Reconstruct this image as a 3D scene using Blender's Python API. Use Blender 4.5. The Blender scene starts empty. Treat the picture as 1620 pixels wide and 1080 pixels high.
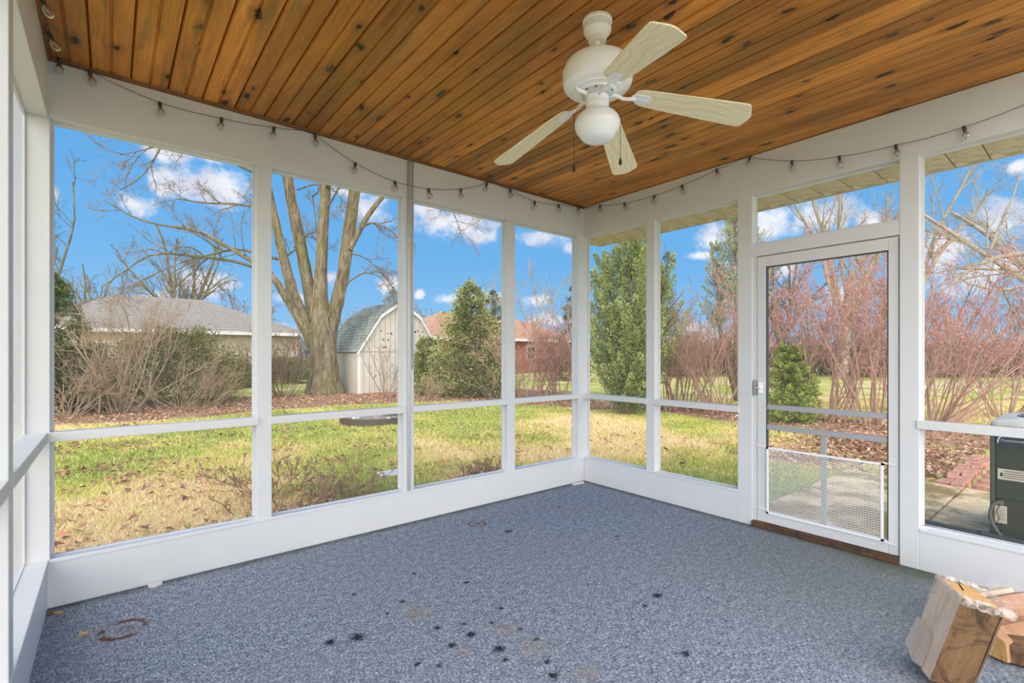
import bpy, bmesh, math, random
import numpy as np
from mathutils import Vector, Matrix

# ------------------------------------------------------------------ camera, sky, sun, exposure
SC = bpy.context.scene
COL = SC.collection
FPX, CX, HY = 774.0, 810.0, 561.0            # focal length, centre column and eye-level row in a 1620x1080 frame
CAM = np.array([3.751, 3.413, 1.29])
RGT = np.array([-.7736, .6337, 0.0]); FWD = np.array([-.6337, -.7736, 0.0])
SUN_DIR = (-.62, -.78, -.48); SUN_STRENGTH = 9.0; SUN_ANGLE = 118
SKY_STRENGTH = 1.1
GZ = -.1                                      # ground level outside (porch floor is z = 0)

cd = bpy.data.cameras.new('camera'); cam = bpy.data.objects.new('camera', cd); COL.objects.link(cam)
cam.location = CAM; cam.rotation_euler = (math.pi/2, 0, math.atan2(.6337, -.7736))
cd.sensor_width = 36; cd.lens = FPX/1620*36; cd.shift_y = 21/1620; cd.clip_end = 800; cd.clip_start = .02
SC.camera = cam
SC.view_settings.view_transform = 'Standard'; SC.view_settings.look = 'None'
SC.view_settings.gamma = 1; SC.view_settings.exposure = 0.0; SC.view_settings.use_curve_mapping = False
SC.cycles.use_denoising = True; SC.cycles.use_adaptive_sampling = True; SC.cycles.adaptive_threshold = .015
SC.cycles.max_bounces = 7; SC.cycles.diffuse_bounces = 5; SC.cycles.transparent_max_bounces = 16
SC.cycles.sample_clamp_indirect = 6
SC.cycles.caustics_reflective = False; SC.cycles.caustics_refractive = False

def at(px, py, depth):                        # a picture position carried out to a real distance
    return CAM + depth*((px-CX)/FPX*RGT + FWD + np.array([0, 0, (HY-py)/FPX]))
def gnd(px, py, z=GZ):
    return at(px, py, FPX*(CAM[2]-z)/(py-HY))

# node helpers
def N(nt, typ, **kw):
    n = nt.nodes.new(typ)
    for k, v in kw.items():
        if k.startswith('i_'):
            s = n.inputs[int(k[2:])] if k[2:].isdigit() else n.inputs[k[2:].replace('_', ' ')]
            if isinstance(v, bpy.types.NodeSocket): nt.links.new(v, s)
            else: s.default_value = v
        else: setattr(n, k, v)
    return n
def math_n(nt, op, a, b=None, c=None, clamp=False):
    n = nt.nodes.new('ShaderNodeMath'); n.operation = op; n.use_clamp = clamp
    for i, v in enumerate((a, b, c)):
        if v is None: continue
        if isinstance(v, bpy.types.NodeSocket): nt.links.new(v, n.inputs[i])
        else: n.inputs[i].default_value = v
    return n.outputs[0]
def vec_n(nt, op, a, b=None):
    n = nt.nodes.new('ShaderNodeVectorMath'); n.operation = op
    for i, v in enumerate((a, b)):
        if v is None: continue
        if isinstance(v, bpy.types.NodeSocket): nt.links.new(v, n.inputs[i])
        else: n.inputs[i].default_value = v
    return n.outputs['Value'] if op in ('LENGTH', 'DISTANCE', 'DOT_PRODUCT') else n.outputs[0]
def ramp(nt, fac, stops):
    n = nt.nodes.new('ShaderNodeValToRGB'); e = n.color_ramp.elements
    while len(e) < len(stops): e.new(.5)
    for i, (p, c) in enumerate(stops):
        e[i].position = p; e[i].color = (*c, 1) if len(c) == 3 else c
    nt.links.new(fac, n.inputs[0]); return n.outputs[0]
def mix(nt, fac, a, b, blend='MIX'):
    n = nt.nodes.new('ShaderNodeMix'); n.data_type = 'RGBA'; n.blend_type = blend
    for s, v in ((n.inputs[0], fac), (n.inputs[6], a), (n.inputs[7], b)):
        if isinstance(v, bpy.types.NodeSocket): nt.links.new(v, s)
        elif isinstance(v, (int, float)): s.default_value = v
        else: s.default_value = (*v, 1)
    return n.outputs[2]
def noise(nt, vec, scale, detail=2, rough=.5, dist=0.0):
    n = N(nt, 'ShaderNodeTexNoise', i_Scale=scale, i_Detail=detail, i_Roughness=rough, i_Distortion=dist)
    if vec is not None: nt.links.new(vec, n.inputs['Vector'])
    return n.outputs['Fac']
def smooth(nt, x, a, b):
    n = nt.nodes.new('ShaderNodeMapRange'); n.interpolation_type = 'SMOOTHSTEP'
    nt.links.new(x, n.inputs[0]); n.inputs[1].default_value = a; n.inputs[2].default_value = b
    n.inputs[3].default_value = 0; n.inputs[4].default_value = 1
    return n.outputs[0]
def blobs(nt, coord, spots, soft=.15):        # smallest scaled distance to a list of (x, y, rx, ry)
    acc = None
    for x, y, rx, ry in spots:
        v = vec_n(nt, 'LENGTH', vec_n(nt, 'MULTIPLY', vec_n(nt, 'SUBTRACT', coord, (x, y, 0)), (1/rx, 1/ry, 0)))
        acc = v if acc is None else math_n(nt, 'SMOOTH_MIN', acc, v, soft)
    return acc

def build_sky():
    w = bpy.data.worlds.new('sky'); SC.world = w; w.use_nodes = True; nt = w.node_tree; nt.nodes.clear()
    g = nt.nodes.new('ShaderNodeTexCoord').outputs['Generated']
    s = nt.nodes.new('ShaderNodeSeparateXYZ'); nt.links.new(vec_n(nt, 'NORMALIZE', g), s.inputs[0])
    # azimuth measured from the view's heading so that the seam lies behind
    fx = math_n(nt, 'ADD', math_n(nt, 'MULTIPLY', s.outputs[0], float(FWD[0])), math_n(nt, 'MULTIPLY', s.outputs[1], float(FWD[1])))
    rx = math_n(nt, 'ADD', math_n(nt, 'MULTIPLY', s.outputs[0], float(RGT[0])), math_n(nt, 'MULTIPLY', s.outputs[1], float(RGT[1])))
    az = math_n(nt, 'ARCTAN2', rx, fx); el = math_n(nt, 'ARCSINE', s.outputs[2])
    c = nt.nodes.new('ShaderNodeCombineXYZ'); nt.links.new(az, c.inputs[0]); nt.links.new(el, c.inputs[1])
    spots = []
    for px, py, a, b in [(205, 318, 38, 26), (262, 292, 34, 20), (335, 296, 62, 26), (250, 238, 60, 13), (345, 246, 45, 12), (86, 306, 16, 15),
                         (300, 447, 60, 26), (255, 470, 40, 14), (520, 440, 24, 14), (585, 330, 45, 34), (545, 300, 30, 14), (615, 448, 28, 16), (460, 470, 30, 10),
                         (720, 348, 75, 26), (760, 372, 30, 16), (672, 330, 30, 18), (706, 473, 22, 11), (664, 464, 9, 9), (772, 472, 34, 16), (850, 474, 20, 12),
                         (862, 376, 52, 17), (905, 390, 14, 10), (875, 508, 34, 12), (1120, 378, 30, 22), (1108, 404, 28, 9), (1165, 372, 28, 34), (1215, 352, 42, 32),
                         (1300, 345, 60, 34), (1372, 348, 26, 22), (1250, 425, 40, 20), (1330, 468, 60, 26), (1585, 348, 52, 36), (1495, 396, 46, 40), (1540, 440, 60, 26), (1612, 262, 26, 12),
                         (1600, 420, 40, 24), (430, 520, 60, 14), (980, 505, 40, 14), (1100, 520, 60, 16)]:
        x = (px-CX)/FPX; r = math.hypot(x, 1); z = (HY-py)/FPX
        spots.append((math.atan(x), math.atan2(z, r), a/FPX/(1+x*x)*1.05, b/FPX/r*1.05))
    rnd = random.Random(4)
    for k in range(34):                       # the same kind of clouds all the way round
        a = rnd.uniform(.85, 2*math.pi-.85); a = a if a < math.pi else a-2*math.pi
        e = rnd.uniform(.05, .75)
        spots.append((a, e, rnd.uniform(.05, .11)*(1+.5*e), rnd.uniform(.025, .05)))
    d = blobs(nt, c.outputs[0], spots, .25)
    n1 = noise(nt, g, 9, 7, .62, .2); n2 = noise(nt, g, 30, 6, .65)
    dens = math_n(nt, 'ADD', math_n(nt, 'SUBTRACT', 1.0, d), math_n(nt, 'MULTIPLY', math_n(nt, 'SUBTRACT', n1, .5), 2.6))
    dens = math_n(nt, 'ADD', dens, math_n(nt, 'MULTIPLY', math_n(nt, 'SUBTRACT', n2, .5), 1.8))
    fac = smooth(nt, dens, -.05, .75)
    blue = ramp(nt, el, [(0.0, (.30, .58, .88)), (.18, (.15, .45, .84)), (.45, (.095, .375, .82)), (1, (.06, .28, .70))])
    white = ramp(nt, noise(nt, g, 13, 5, .6), [(.34, (.60, .63, .76)), (.56, (.92, .93, .98))])
    col = mix(nt, math_n(nt, 'MULTIPLY', fac, .93), blue, white)
    bg = N(nt, 'ShaderNodeBackground', i_Color=col, i_Strength=SKY_STRENGTH)
    nt.links.new(bg.outputs[0], N(nt, 'ShaderNodeOutputWorld').inputs[0])
    w.cycles.sampling_method = 'MANUAL'; w.cycles.sample_map_resolution = 512
build_sky()
sl = bpy.data.lights.new('sun', 'SUN'); sl.energy = SUN_STRENGTH; sl.angle = math.radians(SUN_ANGLE); sl.color = (1, .92, .80)
so = bpy.data.objects.new('sun', sl); COL.objects.link(so); so.rotation_euler = Vector(SUN_DIR).to_track_quat('-Z', 'Y').to_euler(); so.location = (6, 8, 8)

# ------------------------------------------------------------------ materials
MATS = {}
def material(name):
    m = bpy.data.materials.new(name); m.use_nodes = True; nt = m.node_tree; b = nt.nodes['Principled BSDF']; MATS[name] = m
    return m, nt, b
def plain(name, col, rough=.6, metal=0.0, var=0.0, scale=20, spec=.4, bump=0.0):
    m, nt, b = material(name)
    b.inputs['Roughness'].default_value = rough; b.inputs['Metallic'].default_value = metal; b.inputs['Specular IOR Level'].default_value = spec
    if var:
        o = nt.nodes.new('ShaderNodeTexCoord').outputs['Object']
        f = noise(nt, o, scale, 4, .6)
        nt.links.new(ramp(nt, f, [(.3, tuple(x*(1-var) for x in col)), (.7, tuple(min(1, x*(1+var*.6)) for x in col))]), b.inputs['Base Color'])
        if bump:
            bp = N(nt, 'ShaderNodeBump', i_Strength=bump, i_Height=f); bp.inputs['Distance'].default_value = .01; nt.links.new(bp.outputs[0], b.inputs['Normal'])
    else: b.inputs['Base Color'].default_value = (*col, 1)
    return m
def vcol(name, rough=.85, spec=.15):
    m, nt, b = material(name); a = N(nt, 'ShaderNodeAttribute', attribute_name='Col')
    nt.links.new(a.outputs['Color'], b.inputs['Base Color']); b.inputs['Roughness'].default_value = rough; b.inputs['Specular IOR Level'].default_value = spec
    return m

def make_materials():
    # white painted timber with faint scuffs
    m, nt, b = material('paint'); o = nt.nodes.new('ShaderNodeTexCoord').outputs['Object']
    f = noise(nt, o, 2.2, 5, .6); g = noise(nt, o, 60, 3, .6)
    c = mix(nt, smooth(nt, g, .70, .78), ramp(nt, f, [(.25, (.655, .662, .675)), (.7, (.70, .705, .715))]), (.42, .42, .41))
    nt.links.new(c, b.inputs['Base Color']); b.inputs['Roughness'].default_value = .45; b.inputs['Specular IOR Level'].default_value = .3
    plain('paint_line', (.30, .30, .29), .7)
    plain('grey_metal', (.42, .43, .46), .4, .3)
    plain('conduit_grey', (.62, .63, .65), .4)
    plain('fan_white', (.90, .905, .93), .32, spec=.5)
    plain('globe_white', (.90, .905, .93), .18, spec=.6)
    plain('gunmetal', (.10, .10, .10), .4, .6)
    plain('bronze', (.06, .035, .018), .35, .7)
    plain('cord', (.055, .055, .06), .6); plain('socket', (.07, .073, .078), .8, spec=.1)
    # stained pine ceiling boards
    m, nt, b = material('pine_ceiling')
    tc = nt.nodes.new('ShaderNodeTexCoord').outputs['Object']; oi = nt.nodes.new('ShaderNodeObjectInfo')
    rv = nt.nodes.new('ShaderNodeCombineXYZ'); nt.links.new(math_n(nt, 'MULTIPLY', oi.outputs['Random'], 37.0), rv.inputs[0]); nt.links.new(math_n(nt, 'MULTIPLY', oi.outputs['Random'], 91.0), rv.inputs[1])
    p = vec_n(nt, 'ADD', tc, rv.outputs[0])
    kv = vec_n(nt, 'MULTIPLY', p, (8.5, 4.0, 0))
    wob = N(nt, 'ShaderNodeTexNoise', i_Scale=2.5, i_Detail=2); nt.links.new(kv, wob.inputs['Vector'])
    kv2 = vec_n(nt, 'ADD', kv, vec_n(nt, 'MULTIPLY', vec_n(nt, 'SUBTRACT', wob.outputs['Color'], (.5, .5, .5)), (.35, .35, 0)))
    vo = N(nt, 'ShaderNodeTexVoronoi', voronoi_dimensions='2D', i_Scale=1.0); nt.links.new(kv2, vo.inputs['Vector'])
    sep = nt.nodes.new('ShaderNodeSeparateColor'); nt.links.new(vo.outputs['Color'], sep.inputs[0])
    has = math_n(nt, 'LESS_THAN', sep.outputs[0], .40)
    size = math_n(nt, 'MULTIPLY_ADD', sep.outputs[1], .13, .06)
    kd = math_n(nt, 'DIVIDE', vo.outputs['Distance'], size)
    knot = math_n(nt, 'MULTIPLY', has, math_n(nt, 'SUBTRACT', 1.0, smooth(nt, math_n(nt, 'ADD', kd, math_n(nt, 'MULTIPLY', math_n(nt, 'SUBTRACT', noise(nt, p, 70, 3, .6), .5), 1.1)), .7, 1.0)))
    halo = math_n(nt, 'MULTIPLY', has, math_n(nt, 'SUBTRACT', 1.0, smooth(nt, kd, .9, 2.8)))
    gv = vec_n(nt, 'MULTIPLY', vec_n(nt, 'ADD', p, vec_n(nt, 'MULTIPLY', vec_n(nt, 'SUBTRACT', wob.outputs['Color'], (.5, .5, .5)), (.03, .0, 0))), (60, 2.2, 1))
    grain = noise(nt, gv, 1.0, 5, .65, .6)
    big = noise(nt, vec_n(nt, 'MULTIPLY', p, (5, .9, 1)), 1.0, 4, .6)
    c = ramp(nt, grain, [(.28, (.15, .048, .008)), (.45, (.52, .195, .030)), (.68, (.86, .365, .066))])
    c = mix(nt, .55, c, ramp(nt, big, [(.30, (.20, .078, .014)), (.5, (.60, .225, .034)), (.70, (.92, .38, .066))]))
    bright = math_n(nt, 'MULTIPLY_ADD', oi.outputs['Random'], .60, .50)
    cb = nt.nodes.new('ShaderNodeCombineXYZ')
    for i in range(3): nt.links.new(bright, cb.inputs[i])
    c = mix(nt, 1.0, c, cb.outputs[0], 'MULTIPLY')
    c = mix(nt, math_n(nt, 'MULTIPLY', halo, .55), c, (.20, .075, .016))
    speck = smooth(nt, noise(nt, vec_n(nt, 'MULTIPLY', p, (1, .5, 1)), 110, 2, .5), .72, .76)
    c = mix(nt, speck, c, (.09, .035, .012))
    c = mix(nt, knot, c, mix(nt, noise(nt, p, 120, 2), (.015, .006, .003), (.07, .028, .011)))
    # weathered streaks
    c = mix(nt, math_n(nt, 'MULTIPLY', smooth(nt, noise(nt, vec_n(nt, 'MULTIPLY', p, (11, 1.6, 1)), 1.3, 4, .6), .53, .68), .62), c, (.22, .135, .042))
    nt.links.new(c, b.inputs['Base Color']); b.inputs['Roughness'].default_value = .38; b.inputs['Specular IOR Level'].default_value = .35
    bp = N(nt, 'ShaderNodeBump', i_Strength=.25, i_Height=grain); bp.inputs['Distance'].default_value = .002; nt.links.new(bp.outputs[0], b.inputs['Normal'])
    plain('pine_trim', (.20, .078, .018), .45, var=.35, scale=9)
    plain('groove', (.035, .014, .005), .9)
    # light washed-oak fan blades
    m, nt, b = material('blade_oak'); o = nt.nodes.new('ShaderNodeTexCoord').outputs['Object']
    gr = noise(nt, vec_n(nt, 'MULTIPLY', o, (3.0, 110, 1)), 1.0, 3, .6, .4)
    wv = N(nt, 'ShaderNodeTexWave', wave_type='BANDS', bands_direction='Y', i_Scale=9, i_Distortion=9, i_Detail=1)
    wv.inputs['Detail Scale'].default_value = .6; nt.links.new(vec_n(nt, 'MULTIPLY', o, (.9, 1, 1)), wv.inputs['Vector'])
    c = ramp(nt, gr, [(.3, (.86, .74, .46)), (.6, (.96, .88, .62))]); c = mix(nt, math_n(nt, 'MULTIPLY', smooth(nt, wv.outputs['Fac'], .78, 1.0), .30), c, (.66, .50, .24))
    nt.links.new(c, b.inputs['Base Color']); b.inputs['Roughness'].default_value = .5
    # carpet with stains
    m, nt, b = material('carpet'); o = nt.nodes.new('ShaderNodeTexCoord').outputs['Object']
    f1 = noise(nt, vec_n(nt, 'MULTIPLY', o, (1, .7, 1)), 105, 5, .85); f2 = noise(nt, o, 24, 3, .6); f3 = noise(nt, o, 1.3, 4, .6)
    h = math_n(nt, 'ADD', math_n(nt, 'MULTIPLY', f1, .85), math_n(nt, 'MULTIPLY', f2, .15))
    c = ramp(nt, h, [(.39, (.046, .060, .090)), (.50, (.19, .225, .29)), (.61, (.58, .62, .68))])
    c = mix(nt, math_n(nt, 'MULTIPLY', smooth(nt, f3, .42, .62), .40), c, mix(nt, .5, c, (.26, .25, .26)))
    def W(px, py): q = gnd(px, py, 0); return float(q[0]), float(q[1])
    black = [(*W(522, 1016), .022, .02), (*W(565, 1008), .03, .03), (*W(745, 1003), .022, .02), (*W(790, 1026), .024, .02), (*W(715, 1020), .018, .018),
             (*W(735, 987), .012, .012), (*W(823, 995), .012, .01), (*W(778, 985), .013, .012), (*W(875, 1068), .02, .018), (*W(866, 1047), .013, .012), (*W(738, 921), .017, .012),
             (*W(655, 907), .012, .012), (*W(636, 951), .012, .012), (*W(692, 993), .014, .012), (*W(695, 1053), .012, .01), (*W(660, 1050), .012, .011), (*W(800, 1043), .012, .01),
             (*W(805, 840), .03, .02), (*W(884, 802), .014, .01), (*W(977, 848), .014, .01), (*W(1020, 958), .013, .01), (*W(1085, 1033), .02, .016), (*W(1040, 942), .03, .02),
             (*W(560, 940), .012, .012), (*W(792, 962), .014, .012), (*W(848, 1011), .016, .011), (*W(613, 970), .009, .009), (*W(888, 843), .010, .008)]
    nz = noise(nt, o, 62, 4, .7)
    d = math_n(nt, 'ADD', blobs(nt, o, black, .1), math_n(nt, 'MULTIPLY', math_n(nt, 'SUBTRACT', nz, .5), 3.4))
    c = mix(nt, math_n(nt, 'MULTIPLY', math_n(nt, 'SUBTRACT', 1.0, smooth(nt, d, .45, 1.6)), .93), c, (.010, .013, .024))
    fine = math_n(nt, 'MULTIPLY', smooth(nt, noise(nt, o, 30, 2, .5), .69, .75), smooth(nt, noise(nt, o, 1.1, 2), .46, .6))
    c = mix(nt, math_n(nt, 'MULTIPLY', fine, .75), c, (.025, .032, .055))
    def ring(x, y, r, wdt, cut=None):
        q = vec_n(nt, 'SUBTRACT', o, (x, y, 0)); v = vec_n(nt, 'LENGTH', vec_n(nt, 'MULTIPLY', q, (1, 1, 0)))
        k = math_n(nt, 'SUBTRACT', 1.0, smooth(nt, math_n(nt, 'ABSOLUTE', math_n(nt, 'SUBTRACT', v, r)), wdt*.4, wdt))
        return math_n(nt, 'MULTIPLY', k, smooth(nt, noise(nt, o, 14 if cut else 30, 2), *(cut or (.3, .5))))
    x, y = W(196, 995); c = mix(nt, math_n(nt, 'MULTIPLY', ring(x, y, .085, .020, (.38, .50)), .95), c, (.13, .06, .028))
    c = mix(nt, math_n(nt, 'MULTIPLY', ring(x, y, .02, .03, (.4, .6)), .4), c, (.15, .09, .05))
    x, y = W(755, 828); c = mix(nt, math_n(nt, 'MULTIPLY', ring(x, y, .062, .016), .85), c, (.14, .085, .05)); c = mix(nt, math_n(nt, 'MULTIPLY', ring(x, y, .018, .014), .85), c, (.12, .07, .045))
    tan = [(*W(845, 829), .06, .05), (*W(760, 857), .06, .05), (*W(845, 1025), .10, .09), (*W(660, 970), .11, .10), (*W(800, 995), .09, .08), (*W(735, 1030), .05, .05), (*W(600, 872), .05, .04), (*W(930, 1065), .08, .07)]
    d = math_n(nt, 'ADD', blobs(nt, o, tan, .1), math_n(nt, 'MULTIPLY', math_n(nt, 'SUBTRACT', noise(nt, o, 22, 4, .7), .5), 2.0))
    c = mix(nt, math_n(nt, 'MULTIPLY', math_n(nt, 'SUBTRACT', 1.0, smooth(nt, d, .2, 1.1)), .34), c, (.30, .23, .15))
    lint = smooth(nt, noise(nt, o, 90, 2, .5), .715, .75)                # pale and brown grit
    c = mix(nt, math_n(nt, 'MULTIPLY', lint, .45), c, (.36, .27, .19))
    # damp algae along the wall by the door and a darker uneven band along the sill boards
    sx = nt.nodes.new('ShaderNodeSeparateXYZ'); nt.links.new(o, sx.inputs[0]); X, Y = sx.outputs[0], sx.outputs[1]
    gn = math_n(nt, 'MULTIPLY', math_n(nt, 'SUBTRACT', noise(nt, o, 7, 4, .65), .5), .5)
    alg = math_n(nt, 'SUBTRACT', 1.0, smooth(nt, math_n(nt, 'ADD', X, gn), .02, .30)); alg = math_n(nt, 'MULTIPLY', alg, smooth(nt, math_n(nt, 'ADD', Y, gn), 2.15, 2.6))
    c = mix(nt, math_n(nt, 'MULTIPLY', alg, .88), c, mix(nt, f1, (.012, .016, .004), (.075, .085, .022)))
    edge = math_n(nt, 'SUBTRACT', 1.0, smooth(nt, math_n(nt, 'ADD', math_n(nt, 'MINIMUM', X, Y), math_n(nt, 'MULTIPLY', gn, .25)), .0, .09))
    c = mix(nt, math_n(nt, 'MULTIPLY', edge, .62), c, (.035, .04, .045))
    damp = math_n(nt, 'MULTIPLY', math_n(nt, 'SUBTRACT', 1.0, smooth(nt, math_n(nt, 'ADD', X, gn), .3, 1.6)), smooth(nt, math_n(nt, 'ADD', Y, gn), 1.0, 2.4))
    c = mix(nt, math_n(nt, 'MULTIPLY', damp, .62), c, mix(nt, f1, (.03, .04, .036), (.24, .265, .225)))
    nt.links.new(c, b.inputs['Base Color']); b.inputs['Roughness'].default_value = .95; b.inputs['Specular IOR Level'].default_value = .1
    
    # insect screen: a weave so fine that it only veils what lies behind
    m, nt, b = material('screen_mesh'); tr = nt.nodes.new('ShaderNodeBsdfTransparent'); df = N(nt, 'ShaderNodeBsdfDiffuse', i_Color=(.35, .36, .38, 1))
    ms = N(nt, 'ShaderNodeMixShader', i_Fac=.05); nt.links.new(tr.outputs[0], ms.inputs[1]); nt.links.new(df.outputs[0], ms.inputs[2])
    nt.links.new(ms.outputs[0], nt.nodes['Material Output'].inputs[0])
    # clear bulbs / film
    m, nt, b = material('bulb_glass'); tr = nt.nodes.new('ShaderNodeBsdfTransparent'); tr.inputs[0].default_value = (.93, .93, .94, 1); gl = N(nt, 'ShaderNodeBsdfGlossy', i_Roughness=.08)
    fr = N(nt, 'ShaderNodeFresnel', i_IOR=1.5); ms = nt.nodes.new('ShaderNodeMixShader'); nt.links.new(math_n(nt, 'MULTIPLY_ADD', fr.outputs[0], 1.0, .06, clamp=True), ms.inputs[0])
    nt.links.new(tr.outputs[0], ms.inputs[1]); nt.links.new(gl.outputs[0], ms.inputs[2]); nt.links.new(ms.outputs[0], nt.nodes['Material Output'].inputs[0])
    m, nt, b = material('film'); o = nt.nodes.new('ShaderNodeTexCoord').outputs['Object']
    tr = nt.nodes.new('ShaderNodeBsdfTransparent'); b.inputs['Base Color'].default_value = (.82, .79, .78, 1); b.inputs['Roughness'].default_value = .22
    f = noise(nt, vec_n(nt, 'MULTIPLY', o, (1, 1, .4)), 38, 5, .7, 1.2)
    bp = N(nt, 'ShaderNodeBump', i_Strength=.5, i_Height=f); bp.inputs['Distance'].default_value = .006; nt.links.new(bp.outputs[0], b.inputs['Normal'])
    ms = nt.nodes.new('ShaderNodeMixShader'); nt.links.new(math_n(nt, 'MULTIPLY_ADD', smooth(nt, f, .48, .70), .30, .05), ms.inputs[0])
    nt.links.new(tr.outputs[0], ms.inputs[1]); nt.links.new(b.outputs[0], ms.inputs[2]); nt.links.new(ms.outputs[0], nt.nodes['Material Output'].inputs[0])
    m, nt, b = material('film_thick'); b.inputs['Base Color'].default_value = (.80, .72, .66, 1); b.inputs['Roughness'].default_value = .15
    o = nt.nodes.new('ShaderNodeTexCoord').outputs['Object']; tr = nt.nodes.new('ShaderNodeBsdfTransparent')
    f = noise(nt, o, 34, 4, .6, 1.0); bp = N(nt, 'ShaderNodeBump', i_Strength=.7, i_Height=f); bp.inputs['Distance'].default_value = .008; nt.links.new(bp.outputs[0], b.inputs['Normal'])
    ms = nt.nodes.new('ShaderNodeMixShader'); nt.links.new(math_n(nt, 'MULTIPLY_ADD', smooth(nt, f, .34, .66), .42, .10), ms.inputs[0])
    nt.links.new(tr.outputs[0], ms.inputs[1]); nt.links.new(b.outputs[0], ms.inputs[2]); nt.links.new(ms.outputs[0], nt.nodes['Material Output'].inputs[0])
    m, nt, b = material('film_sheet'); b.inputs['Base Color'].default_value = (.78, .66, .54, 1); b.inputs['Roughness'].default_value = .25; tr = nt.nodes.new('ShaderNodeBsdfTransparent')
    ms = N(nt, 'ShaderNodeMixShader', i_Fac=.38); nt.links.new(tr.outputs[0], ms.inputs[1]); nt.links.new(b.outputs[0], ms.inputs[2]); nt.links.new(ms.outputs[0], nt.nodes['Material Output'].inputs[0])
    # firewood
    def wood(name, lo, hi, dark=None, sc=(30, 30, 4)):
        m, nt, b = material(name); o = nt.nodes.new('ShaderNodeTexCoord').outputs['Object']
        f = noise(nt, vec_n(nt, 'MULTIPLY', o, sc), 1.0, 5, .65, .5); c = ramp(nt, f, [(.3, lo), (.7, hi)])
        if dark: c = mix(nt, math_n(nt, 'MULTIPLY', smooth(nt, noise(nt, o, 9, 4, .65, 1.6), .44, .64), .85), c, dark)
        nt.links.new(c, b.inputs['Base Color']); b.inputs['Roughness'].default_value = .75
        bp = N(nt, 'ShaderNodeBump', i_Strength=.4, i_Height=f); bp.inputs['Distance'].default_value = .004; nt.links.new(bp.outputs[0], b.inputs['Normal'])
    wood('split_pale', (.62, .45, .31), (.80, .64, .48)); wood('split_tan', (.13, .066, .026), (.20, .108, .045), (.035, .016, .007))
    wood('split_end', (.50, .26, .085), (.70, .42, .16), sc=(60, 60, 60)); wood('split_bark', (.13, .068, .038), (.25, .135, .075)); wood('split_red', (.34, .165, .085), (.52, .29, .165))
    wood('threshold_wood', (.045, .024, .012), (.15, .082, .042), (.04, .022, .012), (4, 3, 40)); wood('soffit_panel', (.62, .54, .38), (.86, .78, .60), (.42, .35, .20), (5, 5, 5))
    plain('soffit_gap', (.05, .04, .025), .9); plain('fascia', (.60, .60, .60), .5)
    # outdoors
    vcol('leaves'); vcol('grass'); vcol('foliage'); vcol('soil')
    plain('far_ground', (.50, .48, .12), .9, var=.35, scale=.5)
    m, nt, b = material('bark_maple'); o = nt.nodes.new('ShaderNodeTexCoord').outputs['Object']
    f = noise(nt, vec_n(nt, 'MULTIPLY', o, (9, 9, 1.6)), 1.0, 5, .7, .6); c = ramp(nt, f, [(.32, (.060, .042, .026)), (.48, (.19, .15, .095)), (.68, (.32, .27, .18))])
    c = mix(nt, math_n(nt, 'MULTIPLY', smooth(nt, noise(nt, o, 1.1, 4, .65), .45, .62), .55), c, (.15, .155, .040)); c = mix(nt, math_n(nt, 'MULTIPLY', smooth(nt, noise(nt, o, .8, 3, .6), .56, .66), .65), c, (.085, .060, .040))
    nt.links.new(c, b.inputs['Base Color']); b.inputs['Roughness'].default_value = .95; b.inputs['Specular IOR Level'].default_value = .1
    bp = N(nt, 'ShaderNodeBump', i_Strength=1.0, i_Height=f); bp.inputs['Distance'].default_value = .05; nt.links.new(bp.outputs[0], b.inputs['Normal'])
    plain('bark_twig', (.27, .19, .12), .95, var=.2, scale=4)
    plain('bark_brown', (.22, .15, .10), .95, var=.3, scale=6); plain('bark_pale', (.40, .29, .185), .95, var=.25, scale=6); plain('bark_red', (.46, .28, .21), .95, var=.3, scale=5)
    plain('bark_grey', (.36, .30, .22), .95, var=.3, scale=3)
    m, nt, b = material('concrete'); o = nt.nodes.new('ShaderNodeTexCoord').outputs['Object']
    c = ramp(nt, noise(nt, o, 26, 5, .7), [(.3, (.66, .47, .25)), (.7, (.95, .73, .44))])
    c = mix(nt, math_n(nt, 'MULTIPLY', smooth(nt, noise(nt, o, 1.6, 4, .62), .40, .56), .92), c, mix(nt, noise(nt, o, 50, 3), (.12, .08, .02), (.38, .27, .09)))
    nt.links.new(c, b.inputs['Base Color']); b.inputs['Roughness'].default_value = .95; b.inputs['Specular IOR Level'].default_value = .05
    plain('brick_red', (.60, .29, .20), .9, var=.45, scale=9); plain('brick_wall', (.30, .115, .075), .9, var=.3, scale=3); plain('stone_pale', (.60, .58, .54), .9, var=.2, scale=10)
    plain('ac_green', (.024, .034, .015), .45, var=.25, scale=5, spec=.4); plain('ac_edge', (.07, .085, .055), .4, var=.3, scale=6); plain('ac_top', (.58, .55, .49), .6, var=.2, scale=10)
    plain('ac_black', (.012, .012, .012), .5); plain('ac_navy', (.018, .030, .050), .4); plain('ac_silver', (.55, .57, .60), .4); plain('label_white', (.56, .56, .47), .6, var=.15, scale=30)
    plain('label_print', (.16, .10, .05), .7); plain('label_dark', (.03, .03, .03), .7); plain('label_blue', (.03, .13, .33), .5); plain('hose_grey', (.10, .10, .09), .5); plain('pipe_dark', (.035, .04, .045), .35)
    plain('shed_siding', (.60, .545, .46), .85, var=.08, scale=4); plain('shed_trim', (.74, .73, .71), .8); plain('house_siding', (.55, .465, .355), .85, var=.06, scale=2); plain('house_trim', (.72, .70, .67), .8)
    plain('shingle_grey', (.36, .315, .27), .95, var=.25, scale=8); plain('shingle_green', (.25, .275, .235), .95, var=.45, scale=4); plain('shingle_orange', (.50, .285, .185), .95, var=.2, scale=6)
    plain('window_dark', (.05, .06, .07), .15); plain('rust_iron', (.10, .075, .055), .8, var=.3, scale=8); plain('ash', (.30, .26, .22), .95, var=.5, scale=12)
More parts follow.
